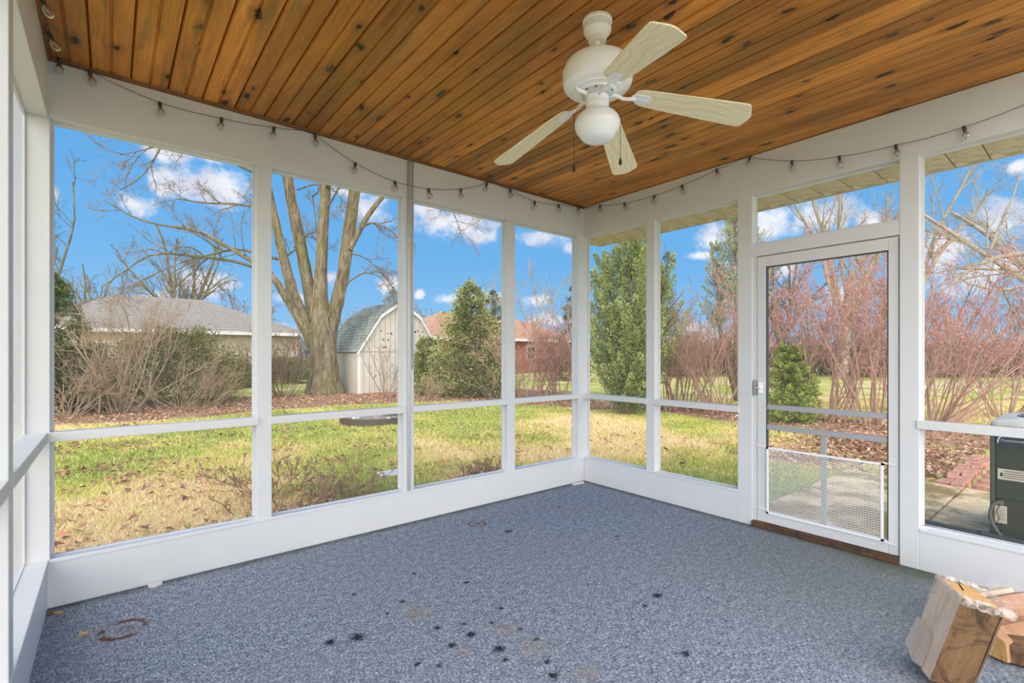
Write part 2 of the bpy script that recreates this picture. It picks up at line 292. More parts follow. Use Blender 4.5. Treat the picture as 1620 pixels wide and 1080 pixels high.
    plain('dry_stalk', (.38, .25, .13), .95, var=.3, scale=8)
make_materials()

# ------------------------------------------------------------------ mesh helpers
class MB:
    def __init__(s): s.v = []; s.f = []
    def add(s, v, f): n = len(s.v); s.v += [tuple(float(c) for c in q) for q in v]; s.f += [tuple(i+n for i in q) for q in f]; return s
    def box(s, a, b):
        x0, y0, z0 = [min(p, q) for p, q in zip(a, b)]; x1, y1, z1 = [max(p, q) for p, q in zip(a, b)]
        return s.add([(x0,y0,z0),(x1,y0,z0),(x1,y1,z0),(x0,y1,z0),(x0,y0,z1),(x1,y0,z1),(x1,y1,z1),(x0,y1,z1)], BOXF)
    def obox(s, c, ex, ey, ez):               # box from a centre and three half-axis vectors
        c, ex, ey, ez = map(np.asarray, (c, ex, ey, ez))
        return s.add([c+i*ex+j*ey+k*ez for i, j, k in ((-1,-1,-1),(1,-1,-1),(1,1,-1),(-1,1,-1),(-1,-1,1),(1,-1,1),(1,1,1),(-1,1,1))], BOXF)
    def lathe(s, prof, c=(0, 0, 0), n=32, cap=True):
        v = [(c[0]+r*math.cos(2*math.pi*i/n), c[1]+r*math.sin(2*math.pi*i/n), c[2]+z) for r, z in prof for i in range(n)]
        f = [(k*n+i, k*n+(i+1) % n, (k+1)*n+(i+1) % n, (k+1)*n+i) for k in range(len(prof)-1) for i in range(n)]
        if cap: f += [tuple(range(n))[::-1], tuple(range((len(prof)-1)*n, len(prof)*n))]
        return s.add(v, f)
    def prism(s, poly, off):                  # polygon (3-D points) pushed along a vector
        n = len(poly); off = np.asarray(off)
        return s.add([np.asarray(p) for p in poly]+[np.asarray(p)+off for p in poly], [tuple(range(n))[::-1], tuple(range(n, 2*n))]+[(i, (i+1) % n, n+(i+1) % n, n+i) for i in range(n)])
    def tube(s, pts, rad, n=8, cap=True):
        v, f = tubes(np.asarray(pts, float)[None], np.broadcast_to(np.asarray(rad, float), (1, len(pts))), n)
        f = [tuple(q) for q in f.tolist()]; m = len(pts)
        if cap: f += [tuple(range(n))[::-1], tuple(range((m-1)*n, m*n))]
        return s.add(v, f)
BOXF = [(0,3,2,1),(4,5,6,7),(0,1,5,4),(1,2,6,5),(2,3,7,6),(3,0,4,7)]
def tubes(P, R, n):                           # many tapered tubes at once: P (N, m, 3), R (N, m)
    Nn, m, _ = P.shape
    T = np.gradient(P, axis=1); T /= np.linalg.norm(T, axis=2, keepdims=True)+1e-9
    ref = np.zeros((Nn, 1, 3)); main = P[:, -1]-P[:, 0]; big = np.abs(main).argmin(axis=1); ref[np.arange(Nn), 0, big] = 1
    U = np.cross(T, ref); U /= np.linalg.norm(U, axis=2, keepdims=True)+1e-9; V = np.cross(T, U)
    a = np.arange(n)*2*np.pi/n
    v = P[:, :, None]+R[:, :, None, None]*(np.cos(a)[None, None, :, None]*U[:, :, None]+np.sin(a)[None, None, :, None]*V[:, :, None])
    i = np.arange(n); j = (i+1) % n
    q = np.stack([i, j, j+n, i+n], 1)
    f = (np.arange(Nn)[:, None, None, None]*(m*n)+np.arange(m-1)[None, :, None, None]*n+q[None, None]).reshape(-1, 4)
    return v.reshape(-1, 3), f
def root_loc(p):
    v = Vector((0, 0, 0))
    while p is not None: v += p.location; p = p.parent
    return v
def link(name, me, mat, parent=None, smooth=False, bevel=0):
    for m in (mat if isinstance(mat, (list, tuple)) else [mat]): me.materials.append(MATS[m])
    if smooth: me.shade_smooth()
    o = bpy.data.objects.new(name, me); COL.objects.link(o)
    if parent is not None: o.parent = parent
    if bevel:
        b = o.modifiers.new('bevel', 'BEVEL'); b.width = bevel; b.segments = 2; b.limit_method = 'ANGLE'; b.angle_limit = math.radians(40)
    return o
def obj(name, mb, mat, parent=None, smooth=False, bevel=0, local=False, origin=None, autosmooth=None):
    o3 = Vector((0, 0, 0)) if local else root_loc(parent)
    if origin is not None: o3 = o3+Vector(origin)-(o3 if not local else Vector((0, 0, 0)))
    me = bpy.data.meshes.new(name); me.from_pydata([(x-o3.x, y-o3.y, z-o3.z) for x, y, z in mb.v], [], mb.f); me.update()
    o = link(name, me, mat, parent, smooth, bevel)
    if origin is not None: o.location = o3-(Vector((0, 0, 0)) if local else root_loc(parent))
    if autosmooth:
        me.set_sharp_from_angle(angle=math.radians(autosmooth))
    return o
def npobj(name, V, F, mat, parent=None, col=None, smooth=False):
    V = np.asarray(V, np.float32)
    if parent is not None: V = V-np.array(root_loc(parent), np.float32)
    me = bpy.data.meshes.new(name); k = F.shape[1]
    me.vertices.add(len(V)); me.vertices.foreach_set('co', np.ascontiguousarray(V).ravel())
    me.loops.add(F.size); me.loops.foreach_set('vertex_index', np.ascontiguousarray(F, dtype=np.int32).ravel())
    me.polygons.add(len(F)); me.polygons.foreach_set('loop_start', np.arange(0, F.size, k, dtype=np.int32))
    me.update(calc_edges=True)
    if col is not None:
        a = me.attributes.new('Col', 'FLOAT_COLOR', 'POINT'); c = np.ones((len(V), 4), np.float32); c[:, :3] = col; a.data.foreach_set('color', c.ravel())
    return link(name, me, mat, parent, smooth)
def tag(o, label, cat, group=None, kind=None):
    o['label'] = label; o['category'] = cat
    if group: o['group'] = group
    if kind: o['kind'] = kind
    return o
def thing(name, label, cat, loc=(0, 0, 0), group=None, kind=None):
    o = bpy.data.objects.new(name, None); COL.objects.link(o); o.location = Vector([float(c) for c in loc]); o.empty_display_size = .1
    return tag(o, label, cat, group, kind)
def B1(a, b): return MB().box(a, b)

# ------------------------------------------------------------------ the porch shell
H, RAIL0, RAIL1, SILL, HEAD = 2.8, .845, .895, .248, 2.495
YB, XC, DEP = 3.75, 4.0, .09                  # open back edge, left wall plane, post depth

def build_shell():
    fl = tag(obj('floor', B1((-.09, -.09, GZ), (4.09, YB, 0)), 'carpet'), 'blue-grey outdoor carpet with dark spots and rust rings', 'floor', kind='structure')
    # ceiling: boards with a centre bead, each its own piece
    ce = thing('ceiling', 'stained knotty pine tongue and groove board ceiling', 'ceiling', (0, 0, H), kind='structure')
    obj('backing', B1((-.02, -.02, H+.014), (4.02, YB, H+.03)), 'groove', ce)
    nb = 24; w = 4.0/nb
    v, f = [], []                             # cross-section of one board: two faces, bead groove between, chamfered edges
    sec = [(-w/2+.0015, .012), (-w/2+.0065, 0), (-.0065, 0), (-.0025, .009), (.0025, .009), (.0065, 0), (w/2-.0065, 0), (w/2-.0015, .012)]
    n = len(sec)
    for y in (0, YB): v += [(x, y, z) for x, z in sec]
    f = [(i, i+1, n+i+1, n+i) for i in range(n-1)]+[tuple(range(n)), tuple(range(2*n-1, n-1, -1)), (n-1, 0, n, 2*n-1)]
    me = bpy.data.meshes.new('board'); me.from_pydata(v, [], f); me.update(); me.materials.append(MATS['pine_ceiling'])
    rnd = random.Random(3)
    for i in range(nb):
        o = bpy.data.objects.new('board', me); COL.objects.link(o); o.parent = ce; o.location = (w*(i+.5), 0, rnd.uniform(0, .0012))
    # quarter-round along the ceiling edge
    t = .018
    obj('ceiling_trim', MB().prism([(0, 0, H-t), (0, t, H), (0, t*.8, H-t*.55), (0, t*.45, H-t*.85)][::1], (4, 0, 0)), 'pine_trim', ce)
    obj('ceiling_trim', MB().prism([(0, 0, H-.006), (0, 0, H), (.006, 0, H)], (0, YB, 0)), 'pine_trim', ce)
    obj('ceiling_trim', MB().prism([(4, 0, H-t), (4-t, 0, H), (4-t*.8, 0, H-t*.55), (4-t*.45, 0, H-t*.85)], (0, YB, 0)), 'pine_trim', ce)
    # roof over it
    rf = thing('roof', 'shingled porch roof slab above the pine ceiling', 'roof', (2, 1.8, H+.05), kind='structure')
    obj('deck', B1((-.5, -.22, H+.05), (4.25, YB+.02, H+.14)), 'shingle_grey', rf)

    def wall(name, label, along, span, openings, at0, out, door=None, posts=()):
        """along: 0 for x, 1 for y; at0: inner plane; out: +1/-1 direction to the outside."""
        wl = thing(name, label, 'wall', (span[0] if along == 0 else at0, at0 if along == 0 else span[0], 0), kind='structure')
        def bx(a0, a1, z0, z1, d0=0.0, d1=DEP):
            p = [0, 0, z0]; q = [0, 0, z1]; p[along] = a0; q[along] = a1; p[1-along] = at0+out*d0; q[1-along] = at0+out*d1
            return B1(p, q)
        obj('header', bx(span[0], span[1], HEAD, H+.05), 'paint', wl, bevel=.003)
        for a0, a1 in posts: obj('post', bx(a0, a1, 0 if door and (abs(a1-door[0]) < .02 or abs(a0-door[1]) < .02) else SILL-.02, HEAD, .001), 'paint', wl, bevel=.003)
        edges = [span[0]]+([door[0]-.11, door[1]+.001] if door else [])+[span[1]]
        runs = [(span[0], door[0]-.11), (door[1]+.095, span[1])] if door else [span]
        for a0, a1 in runs:
            obj('sill_board', bx(a0, a1, 0, SILL-.02, 0.002), 'paint', wl, bevel=.003)
            obj('sill_cap', bx(a0, a1, SILL-.02, SILL, -.003), 'paint', wl, bevel=.003)
        for a0, a1 in openings:
            lw = along == 1 and out > 0; so0, so1 = (.082, .096) if lw else (.055, .075)
            obj('rail', bx(a0-.012*(not lw), a1+.012*(not lw), RAIL0, RAIL1, .0 if lw else -.008, .088 if lw else .05), 'paint', wl, bevel=.003)
            # thin stops that hold the screen, then the screen itself
            for z0, z1 in ((SILL, SILL+.004), (HEAD-.012, HEAD)): obj('screen_stop', bx(a0, a1, z0, z1, so0, so1), 'paint', wl)
            for b0 in (a0, a1-.012): obj('screen_stop', bx(b0, b0+.012, SILL+.012, HEAD-.012, so0, so1), 'paint', wl)
            if along == 1 and out > 0:         # this wall is met at a raking angle, so its weave is built wire by wire
                ys = np.arange(a0+.0015, a1, .003); zs = np.arange(SILL+.0015, HEAD, .003); xx = at0+.091
                P = np.concatenate([np.stack([np.stack([np.full(len(ys), xx), ys, np.full(len(ys), z)], 1) for z in (SILL, HEAD)], 1), np.stack([np.stack([np.full(len(zs), xx), np.full(len(zs), y), zs], 1) for y in (a0, a1)], 1)])
                v_, f_ = tubes(P, np.full((len(P), 2), .00014), 4); npobj('screen', v_, f_, 'conduit_grey', wl)['kind'] = 'stuff'
            else: obj('screen', bx(a0, a1, SILL, HEAD, .0655, .0665), 'screen_mesh', wl)
        return wl, bx
    # wall with the long run of four openings
    wa, bx = wall('wall_back', 'white timber screen wall of four openings facing the shed', 0, (-.09, 4.09), [(.09, .918), (1.007, 1.936), (2.025, 2.952), (3.041, 3.992)], 0, -1,
                  posts=[(-.09, .09), (.918, 1.007), (1.936, 2.025), (2.952, 3.041), (3.992, 4.09)])
    # wall with the door; the header's underside carries the transom
    wb, bxb = wall('wall_right', 'white timber screen wall with the screen door in it', 1, (0, YB), [(.0, .751), (.84, 1.59), (2.69, YB-.09)], 0, -1, door=(1.70, 2.595),
                   posts=[(.751, .84), (1.59, 1.70), (2.595, 2.69), (YB-.09, YB)])
    obj('door_header', bxb(1.70, 2.595, 2.03, 2.125, .004), 'paint', wb, bevel=.003)
    obj('screen', bxb(1.70, 2.595, 2.125, HEAD, .0655, .0665), 'screen_mesh', wb)
    for z0 in (2.125, HEAD-.012): obj('screen_stop', bxb(1.70, 2.595, z0, z0+.012, .055, .075), 'paint', wb)
    wc, bxc = wall('wall_left', 'white timber screen wall with deep sill beside the corner', 1, (0, YB), [(0, 1.12), (1.21, 2.42), (2.51, YB-.09)], XC, 1,
                   posts=[(1.12, 1.21), (2.42, 2.51), (YB-.09, YB)])
    # soffit boards of the eave outside the right wall
    sf = thing('soffit', 'weathered tan board soffit under the eave outside right wall', 'soffit', (-.28, 1.8, 2.5), kind='structure')
    obj('backing', B1((-.46, -.21, 2.512), (-.09, YB, 2.53)), 'soffit_gap', sf)
    obj('fascia', B1((-.485, -.215, 2.495), (-.462, YB, H+.05)), 'fascia', sf)
    y = -.205; rnd = random.Random(8)
    while y < YB-.02:
        wd = rnd.choice((.165, .19, .20)); y1 = min(y+wd, YB)
        obj('soffit_board', B1((-.458, y+.004, 2.496+rnd.uniform(0, .003)), (-.094, y1-.004, 2.512)), 'soffit_panel', sf, origin=(-.28, y, 2.5)); y = y1
build_shell()

def build_door():
    d = thing('door_1', 'white framed screen door with grey bars and lower wire guard', 'door', (0, 2.15, 0), kind='structure')
    X0, X1 = -.012, -.05                       # leaf thickness
    y0, y1, z0, z1 = 1.734, 2.588, .045, 2.022
    obj('jamb', B1((-.02, 1.70, .0), (-.09, 1.731, 2.03)), 'paint', d, bevel=.002)
    for a, b in ((y0, y0+.062), (y1-.052, y1)): obj('stile', B1((X0, a, z0), (X1, b, z1)), 'paint', d, bevel=.003)
    obj('top_rail', B1((X0, y0+.062, 1.945), (X1, y1-.052, z1)), 'paint', d, bevel=.003)
    obj('bottom_rail', B1((X0, y0+.062, z0), (X1, y1-.052, .128)), 'paint', d, bevel=.003)
    ya, yb = y0+.062, y1-.052
    for z in (.885, .735): obj('push_bar', B1((-.018, ya, z), (-.04, yb, z+.036)), 'grey_metal', d, bevel=.002)
    obj('divider', B1((-.02, 2.158, .128), (-.036, 2.19, .735)), 'grey_metal', d, bevel=.002)
    m = MB()
    for a in (ya, yb-.006): m.box((-.014, a, .128), (-.046, a+.006, 1.945))
    m.box((-.014, ya, 1.939), (-.046, yb, 1.945)); obj('screen_bead', m, 'gunmetal', d)
    obj('screen', B1((-.0415, ya, .128), (-.0425, yb, 1.945)), 'screen_mesh', d)
    # wire guard: frame rods and a diamond lattice
    g0, g1, h0, h1, x = 1.812, 2.508, .125, .602, -.002
    fr = MB()
    for (p, q) in (((g0, h1), (g1, h1)), ((g0, h0), (g1, h0)), ((g0, h0), (g0, h1)), ((g1, h0), (g1, h1))):
        fr.obox((x, (p[0]+q[0])/2, (p[1]+q[1])/2), (.004, 0, 0), (0, (q[0]-p[0])/2+.007, 0) if p[1] == q[1] else (0, .007, 0), (0, 0, .007) if p[1] == q[1] else (0, 0, (q[1]-p[1])/2+.007))
    gd = obj('wire_guard', fr, 'fan_white', d)
    P = []; s = .5; st = .030
    for sg in (1, -1):
        c = h0-s*g1 if sg > 0 else h0+s*g0
        k = 0
        while True:
            b = c+k*st*s*1.0; k += 1          # line z = sg*s*y + b clipped to the frame
            if (sg > 0 and s*g0+b > h1) or (sg < 0 and -s*g1+b > h1): break
            ys = sorted([min(max((h0-b)/(sg*s), g0), g1), min(max((h1-b)/(sg*s), g0), g1)])
            if ys[1]-ys[0] < .004: continue
            P.append([(x, ys[0], sg*s*ys[0]+b), (x, ys[1], sg*s*ys[1]+b)])
    v, f = tubes(np.array(P), np.full((len(P), 2), .0013), 4); npobj('lattice', v, f, 'fan_white', gd)
    for (ya_, yb_, z) in ((1.735, g0, .612), (g1, 2.585, .612), (1.735, g0, .150), (g1, 2.585, .118)):
        obj('hook', MB().tube([(x, ya_, z), (x, yb_, z-.008)], .003, 6), 'fan_white', gd)
    # latch
    hd = obj('handle', B1((.0, 1.742, 1.0), (-.012, 1.772, 1.085)), 'fan_white', d, bevel=.004)
    obj('lever', MB().tube([(-.002, 1.757, 1.045), (.045, 1.757, 1.045), (.05, 1.80, 1.05)], [.009, .008, .006], 10), 'fan_white', hd, smooth=True)
    obj('strike_plate', B1((.0, 1.712, .985), (-.02, 1.73, 1.10)), 'grey_metal', d)
    tr = obj('threshold', B1((.02, 1.70, 0), (-.09, 2.595, .042)), 'threshold_wood', d, bevel=.006)
build_door()

# ------------------------------------------------------------------ ceiling fan
def build_fan():
    c = CAM+2.21*FWD+.3855*RGT; cx, cy = float(c[0]), float(c[1])
    t = thing('ceiling_fan', 'white ceiling fan with four pale oak blades and globe light', 'ceiling fan', (cx, cy, H))
    L = lambda prof, n=40: MB().lathe(prof, (0, 0, -H), n)
    def p(name, prof, mat, par=t, auto=24): return obj(name, L(prof), mat, par, smooth=True, local=True, autosmooth=auto)
    p('canopy', [(.064, 2.80), (.066, 2.797), (.066, 2.785), (.0625, 2.783), (.0625, 2.750), (.056, 2.738), (.044, 2.722), (.041, 2.720), (.040, 2.704), (.034, 2.700), (.018, 2.700)], 'fan_white')
    p('downrod', [(.0125, 2.712), (.0125, 2.60)], 'fan_white')
    p('motor_housing', [(.03, 2.614), (.12, 2.611), (.138, 2.603), (.146, 2.590), (.148, 2.575), (.148, 2.570), (.156, 2.567), (.157, 2.525), (.151, 2.503), (.136, 2.488), (.112, 2.480), (.110, 2.476), (.084, 2.474), (.082, 2.468), (.072, 2.468)], 'fan_white')
    m = p('flywheel', [(.070, 2.470), (.070, 2.462), (.064, 2.462), (.064, 2.452), (.05, 2.450)], 'conduit_grey')
    for k in range(10):
        a = k*math.pi/5; obj('vent_slot', MB().obox((.0705*math.cos(a), .0705*math.sin(a), 2.466-H), (.0012*math.cos(a), .0012*math.sin(a), 0), (-.006*math.sin(a), .006*math.cos(a), 0), (0, 0, .003)), 'gunmetal', m, local=True)
    sh = p('switch_housing', [(.045, 2.462), (.051, 2.458), (.052, 2.432), (.0505, 2.430), (.052, 2.428), (.052, 2.412), (.047, 2.404), (.040, 2.400), (.040, 2.392)], 'fan_white')
    obj('screw', MB().lathe([(.004, .0), (.003, .003)], (0, 0, 0), 8), 'gunmetal', sh, local=True).location = (.052*math.cos(.9), .052*math.sin(.9), 2.44-H)
    p('globe', [(.043, 2.404), (.046, 2.396), (.060, 2.388), (.080, 2.374), (.096, 2.355), (.103, 2.335), (.102, 2.318), (.094, 2.298), (.080, 2.280), (.072, 2.268), (.058, 2.258), (.036, 2.250), (.012, 2.247)], 'globe_white', auto=28)
    # blades droop and are pitched; one of the five arms carries no blade
    z0, z1, r0, r1 = 2.446, 2.338, .165, .655
    for i, ang in enumerate((-5, 66, 133, 208, -79)):
        a = math.radians(ang); d = math.cos(a)*RGT+math.sin(a)*FWD; phi = math.atan2(d[1], d[0]); e = .055
        # arm from the flywheel to the blade
        am = MB()
        pts = [(.055, 0, 2.458-H), (.085, 0, 2.456-H), (.115, 0, 2.440-H), (.145, 0, 2.437-H), (.168, 0, 2.440-H)] if ang != 208 else [(.055, 0, 2.458-H), (.085, 0, 2.457-H), (.105, 0, 2.462-H), (.118, 0, 2.463-H)]
        am.tube(pts, [.012, .009, .0075, .008, .010][:len(pts)], 10)
        arm = obj('blade_arm', am, 'fan_white', t, smooth=True, local=True); arm.rotation_euler = (0, 0, phi)
        if ang == 208: continue
        slope = math.atan2(z1-z0, r1-r0)
        tw = math.radians(12)
        out = []                               # blade outline in (u along, v across)
        Lb = (r1-r0)/math.cos(slope)
        prof = [(0, .026), (.012, .040), (.035, .049), (.10, .054), (.30, .064), (Lb-.045, .071), (Lb-.022, .070), (Lb-.010, .062), (Lb-.004, .046), (Lb+.004, .028), (Lb+.010, .012), (Lb+.011, 0)]
        poly = [(u, v) for u, v in prof]+[(u, -v) for u, v in prof[-2::-1]]
        b = MB().prism([(u, v, -.003) for u, v in poly], (0, 0, .006))
        bl = obj('blade', b, 'blade_oak', t, local=True, bevel=.0015)
        # local frame: x along the drooping blade, rolled about it
        M = Matrix.Rotation(phi, 4, 'Z') @ Matrix.Translation((r0, 0, z0-H)) @ Matrix.Rotation(-slope, 4, 'Y') @ Matrix.Rotation(-tw, 4, 'X')
        bl.location, rot, _ = M.decompose(); bl.rotation_euler = rot.to_euler()
        pl = MB().prism([(-.012, .012, -.0085), (.004, .024, -.0085), (.055, .026, -.0085), (.072, .018, -.0085), (.078, 0, -.0085), (.072, -.018, -.0085), (.055, -.026, -.0085), (.004, -.024, -.0085), (-.012, -.012, -.0085)], (0, 0, .0052))
        pl.box((.008, -.003, -.011), (.062, .003, -.008))
        obj('blade_bracket', pl, 'fan_white', bl, local=True, bevel=.0012)
    for rx, zb in ((-.100, 2.118), (.098, 2.150)):
        q = rx*RGT
        ch = obj('pull_chain', MB().tube([(q[0]*.5, q[1]*.5, 2.412-H), (q[0]*.85, q[1]*.85, 2.405-H), (q[0]*1.06, q[1]*1.06, 2.37-H), (q[0]*1.06, q[1]*1.06, zb+.03-H)], .0011, 6), 'bronze', t, local=True)
        obj('chain_pull', MB().lathe([(.0015, zb+.034-H), (.004, zb+.022-H), (.0075, zb+.010-H), (.0075, zb+.004-H), (.004, zb-.003-H), (.001, zb-.005-H)], (q[0]*1.06, q[1]*1.06, 0), 12), 'bronze', ch, smooth=True, local=True)
build_fan()

# ------------------------------------------------------------------ string lights, conduit, hooks
def build_strings():
    t = thing('string_light', 'black corded string of clear globe bulbs looped along the white headers', 'string lights', (.02, .02, 2.7))
    bulbs = [('C', 1.15, 2.75), ('C', .72, 2.77), ('C', .35, 2.765), ('A', 3.93, 2.775)]
    bulbs = [(3.972, .78, 2.74), (3.972, .50, 2.755), (3.955, .16, 2.765)]
    A = [(3.838, 2.757), (3.539, 2.688), (3.236, 2.694), (2.944, 2.726), (2.689, 2.752), (2.41, 2.628), (2.105, 2.565), (1.82, 2.573), (1.518, 2.636), (1.253, 2.744), (.994, 2.745), (.699, 2.697), (.385, 2.728), (.10, 2.765)]
    Bw = [(.227, 2.744), (.527, 2.692), (.852, 2.682), (1.126, 2.70), (1.432, 2.745), (1.692, 2.76), (1.989, 2.64), (2.28, 2.581), (2.583, 2.555), (2.894, 2.556), (3.18, 2.60), (3.45, 2.69)]
    pts = [(3.985, 1.12, 2.79)]+bulbs+[(3.96, .022, 2.79)]+[(x, .022, z) for x, z in A[:5]]+[(2.751, .022, 2.785)]*0
    line = [(3.98, 1.1, 2.78), (3.972, .635, 2.757), (3.972, .30, 2.782), (3.955, .032, 2.790), (3.92, .022, 2.785)]
    for i, (x, z) in enumerate(A):
        line.append((x, .022, z+.022))
        if i == 3: line.append((2.755, .022, 2.782))
        if i == 9: line.append((1.20, .022, 2.785))
    line.append((.022, .022, 2.785))
    for i, (y, z) in enumerate(Bw):
        line.append((.022, y, z+.022))
        if i == 4: line.append((.022, 1.615, 2.785))
    line.append((.022, 3.66, 2.785))
    # smooth the run a little between the knots
    P = [np.array(q, float) for q in line]; S = []
    for a, b in zip(P[:-1], P[1:]):
        for k in range(4):
            u = k/4; q = a+(b-a)*u; q[2] -= .008*4*u*(1-u)*min(1, np.linalg.norm(b-a)/.3); S.append(q)
    S.append(P[-1])
    obj('cord', MB().tube(S, .0018, 5), 'cord', t)
    sk = MB().lathe([(.0075, .012), (.009, .008), (.009, -.012), (.0075, -.020)], n=10)
    bb = MB().lathe([(.007, -.018), (.010, -.026), (.017, -.036), (.0195, -.047), (.018, -.058), (.012, -.067), (.003, -.071)], n=14)
    proto = None; rnd = random.Random(5)
    spots = [(3.972, .635, 2.757), (3.972, .30, 2.782), (3.955, .032, 2.792)]+[(x, .022, z+.022) for x, z in A]+[(.022, y, z+.022) for y, z in Bw]
    for x, y, z in spots:
        if proto is None:
            s = obj('socket', sk, 'socket', t, smooth=True, local=True); b = obj('bulb', bb, 'bulb_glass', s, smooth=True, local=True); proto = (s, b)
            bf = obj('filament', MB().tube([(0, 0, -.02), (.003, 0, -.035), (-.003, 0, -.042), (0, 0, -.03)], .0007, 4), 'conduit_grey', b, local=True); proto = (s, b, bf)
        else:
            s = proto[0].copy(); b = proto[1].copy(); COL.objects.link(s); COL.objects.link(b); s.parent = t; b.parent = s
            bf = proto[2].copy(); COL.objects.link(bf); bf.parent = s
        s.location = Vector((x, y, z-.008))-t.location
        ax, ay = (rnd.uniform(-.05, .25), rnd.uniform(-.25, .25)) if y < .05 else (rnd.uniform(-.25, .25), rnd.uniform(-.25, .05))
        s.rotation_euler = (ax, ay, rnd.uniform(0, 3))
        if y > .1 and x > 3.9: s.rotation_euler = (0, .45, 0)
    for k in t.children_recursive:
        if k.name.startswith('filament') and k.parent.name.startswith('bulb'): pass
build_strings()

def build_conduit():
    t = thing('conduit', 'white plastic conduit pipe fixed down the post beside the sill', 'conduit', (1.985, .012, .30))
    obj('pipe', MB().tube([(1.985, .014, .252), (1.985, .014, 2.782)], .010, 12), 'conduit_grey', t, smooth=True)
    obj('pipe', MB().tube([(1.952, .011, 1.18), (1.952, .011, 2.782)], .0055, 10), 'conduit_grey', t, smooth=True)
    for z in (1.335, 1.44): obj('coupling', MB().lathe([(.0105, -.016), (.0125, -.014), (.0125, .014), (.0105, .016)], (1.985, .014, z), 14), 'conduit_grey', t, smooth=True)
    obj('clip', B1((1.968, .0, 2.16), (2.002, .026, 2.175)), 'conduit_grey', t)
    for x, y in ((3.425, .62), (1.55, .48)):
        pts = [(x, y, H), (x, y, H-.012)]+[(x+.012*math.sin(a), y, H-.026+.013*math.cos(a)) for a in np.linspace(0, 4.4, 9)]
        tag(obj('ceiling_hook', MB().tube([(0, 0, 0)]+[(p[0]-x, p[1]-y, p[2]-H) for p in pts[1:]], .0018, 6), 'gunmetal', smooth=True), 'small dark screw hook in a ceiling board '+('near the left corner' if x > 3 else 'near the far corner beyond the fan'), 'hook').location = (x, y, H)
build_conduit()

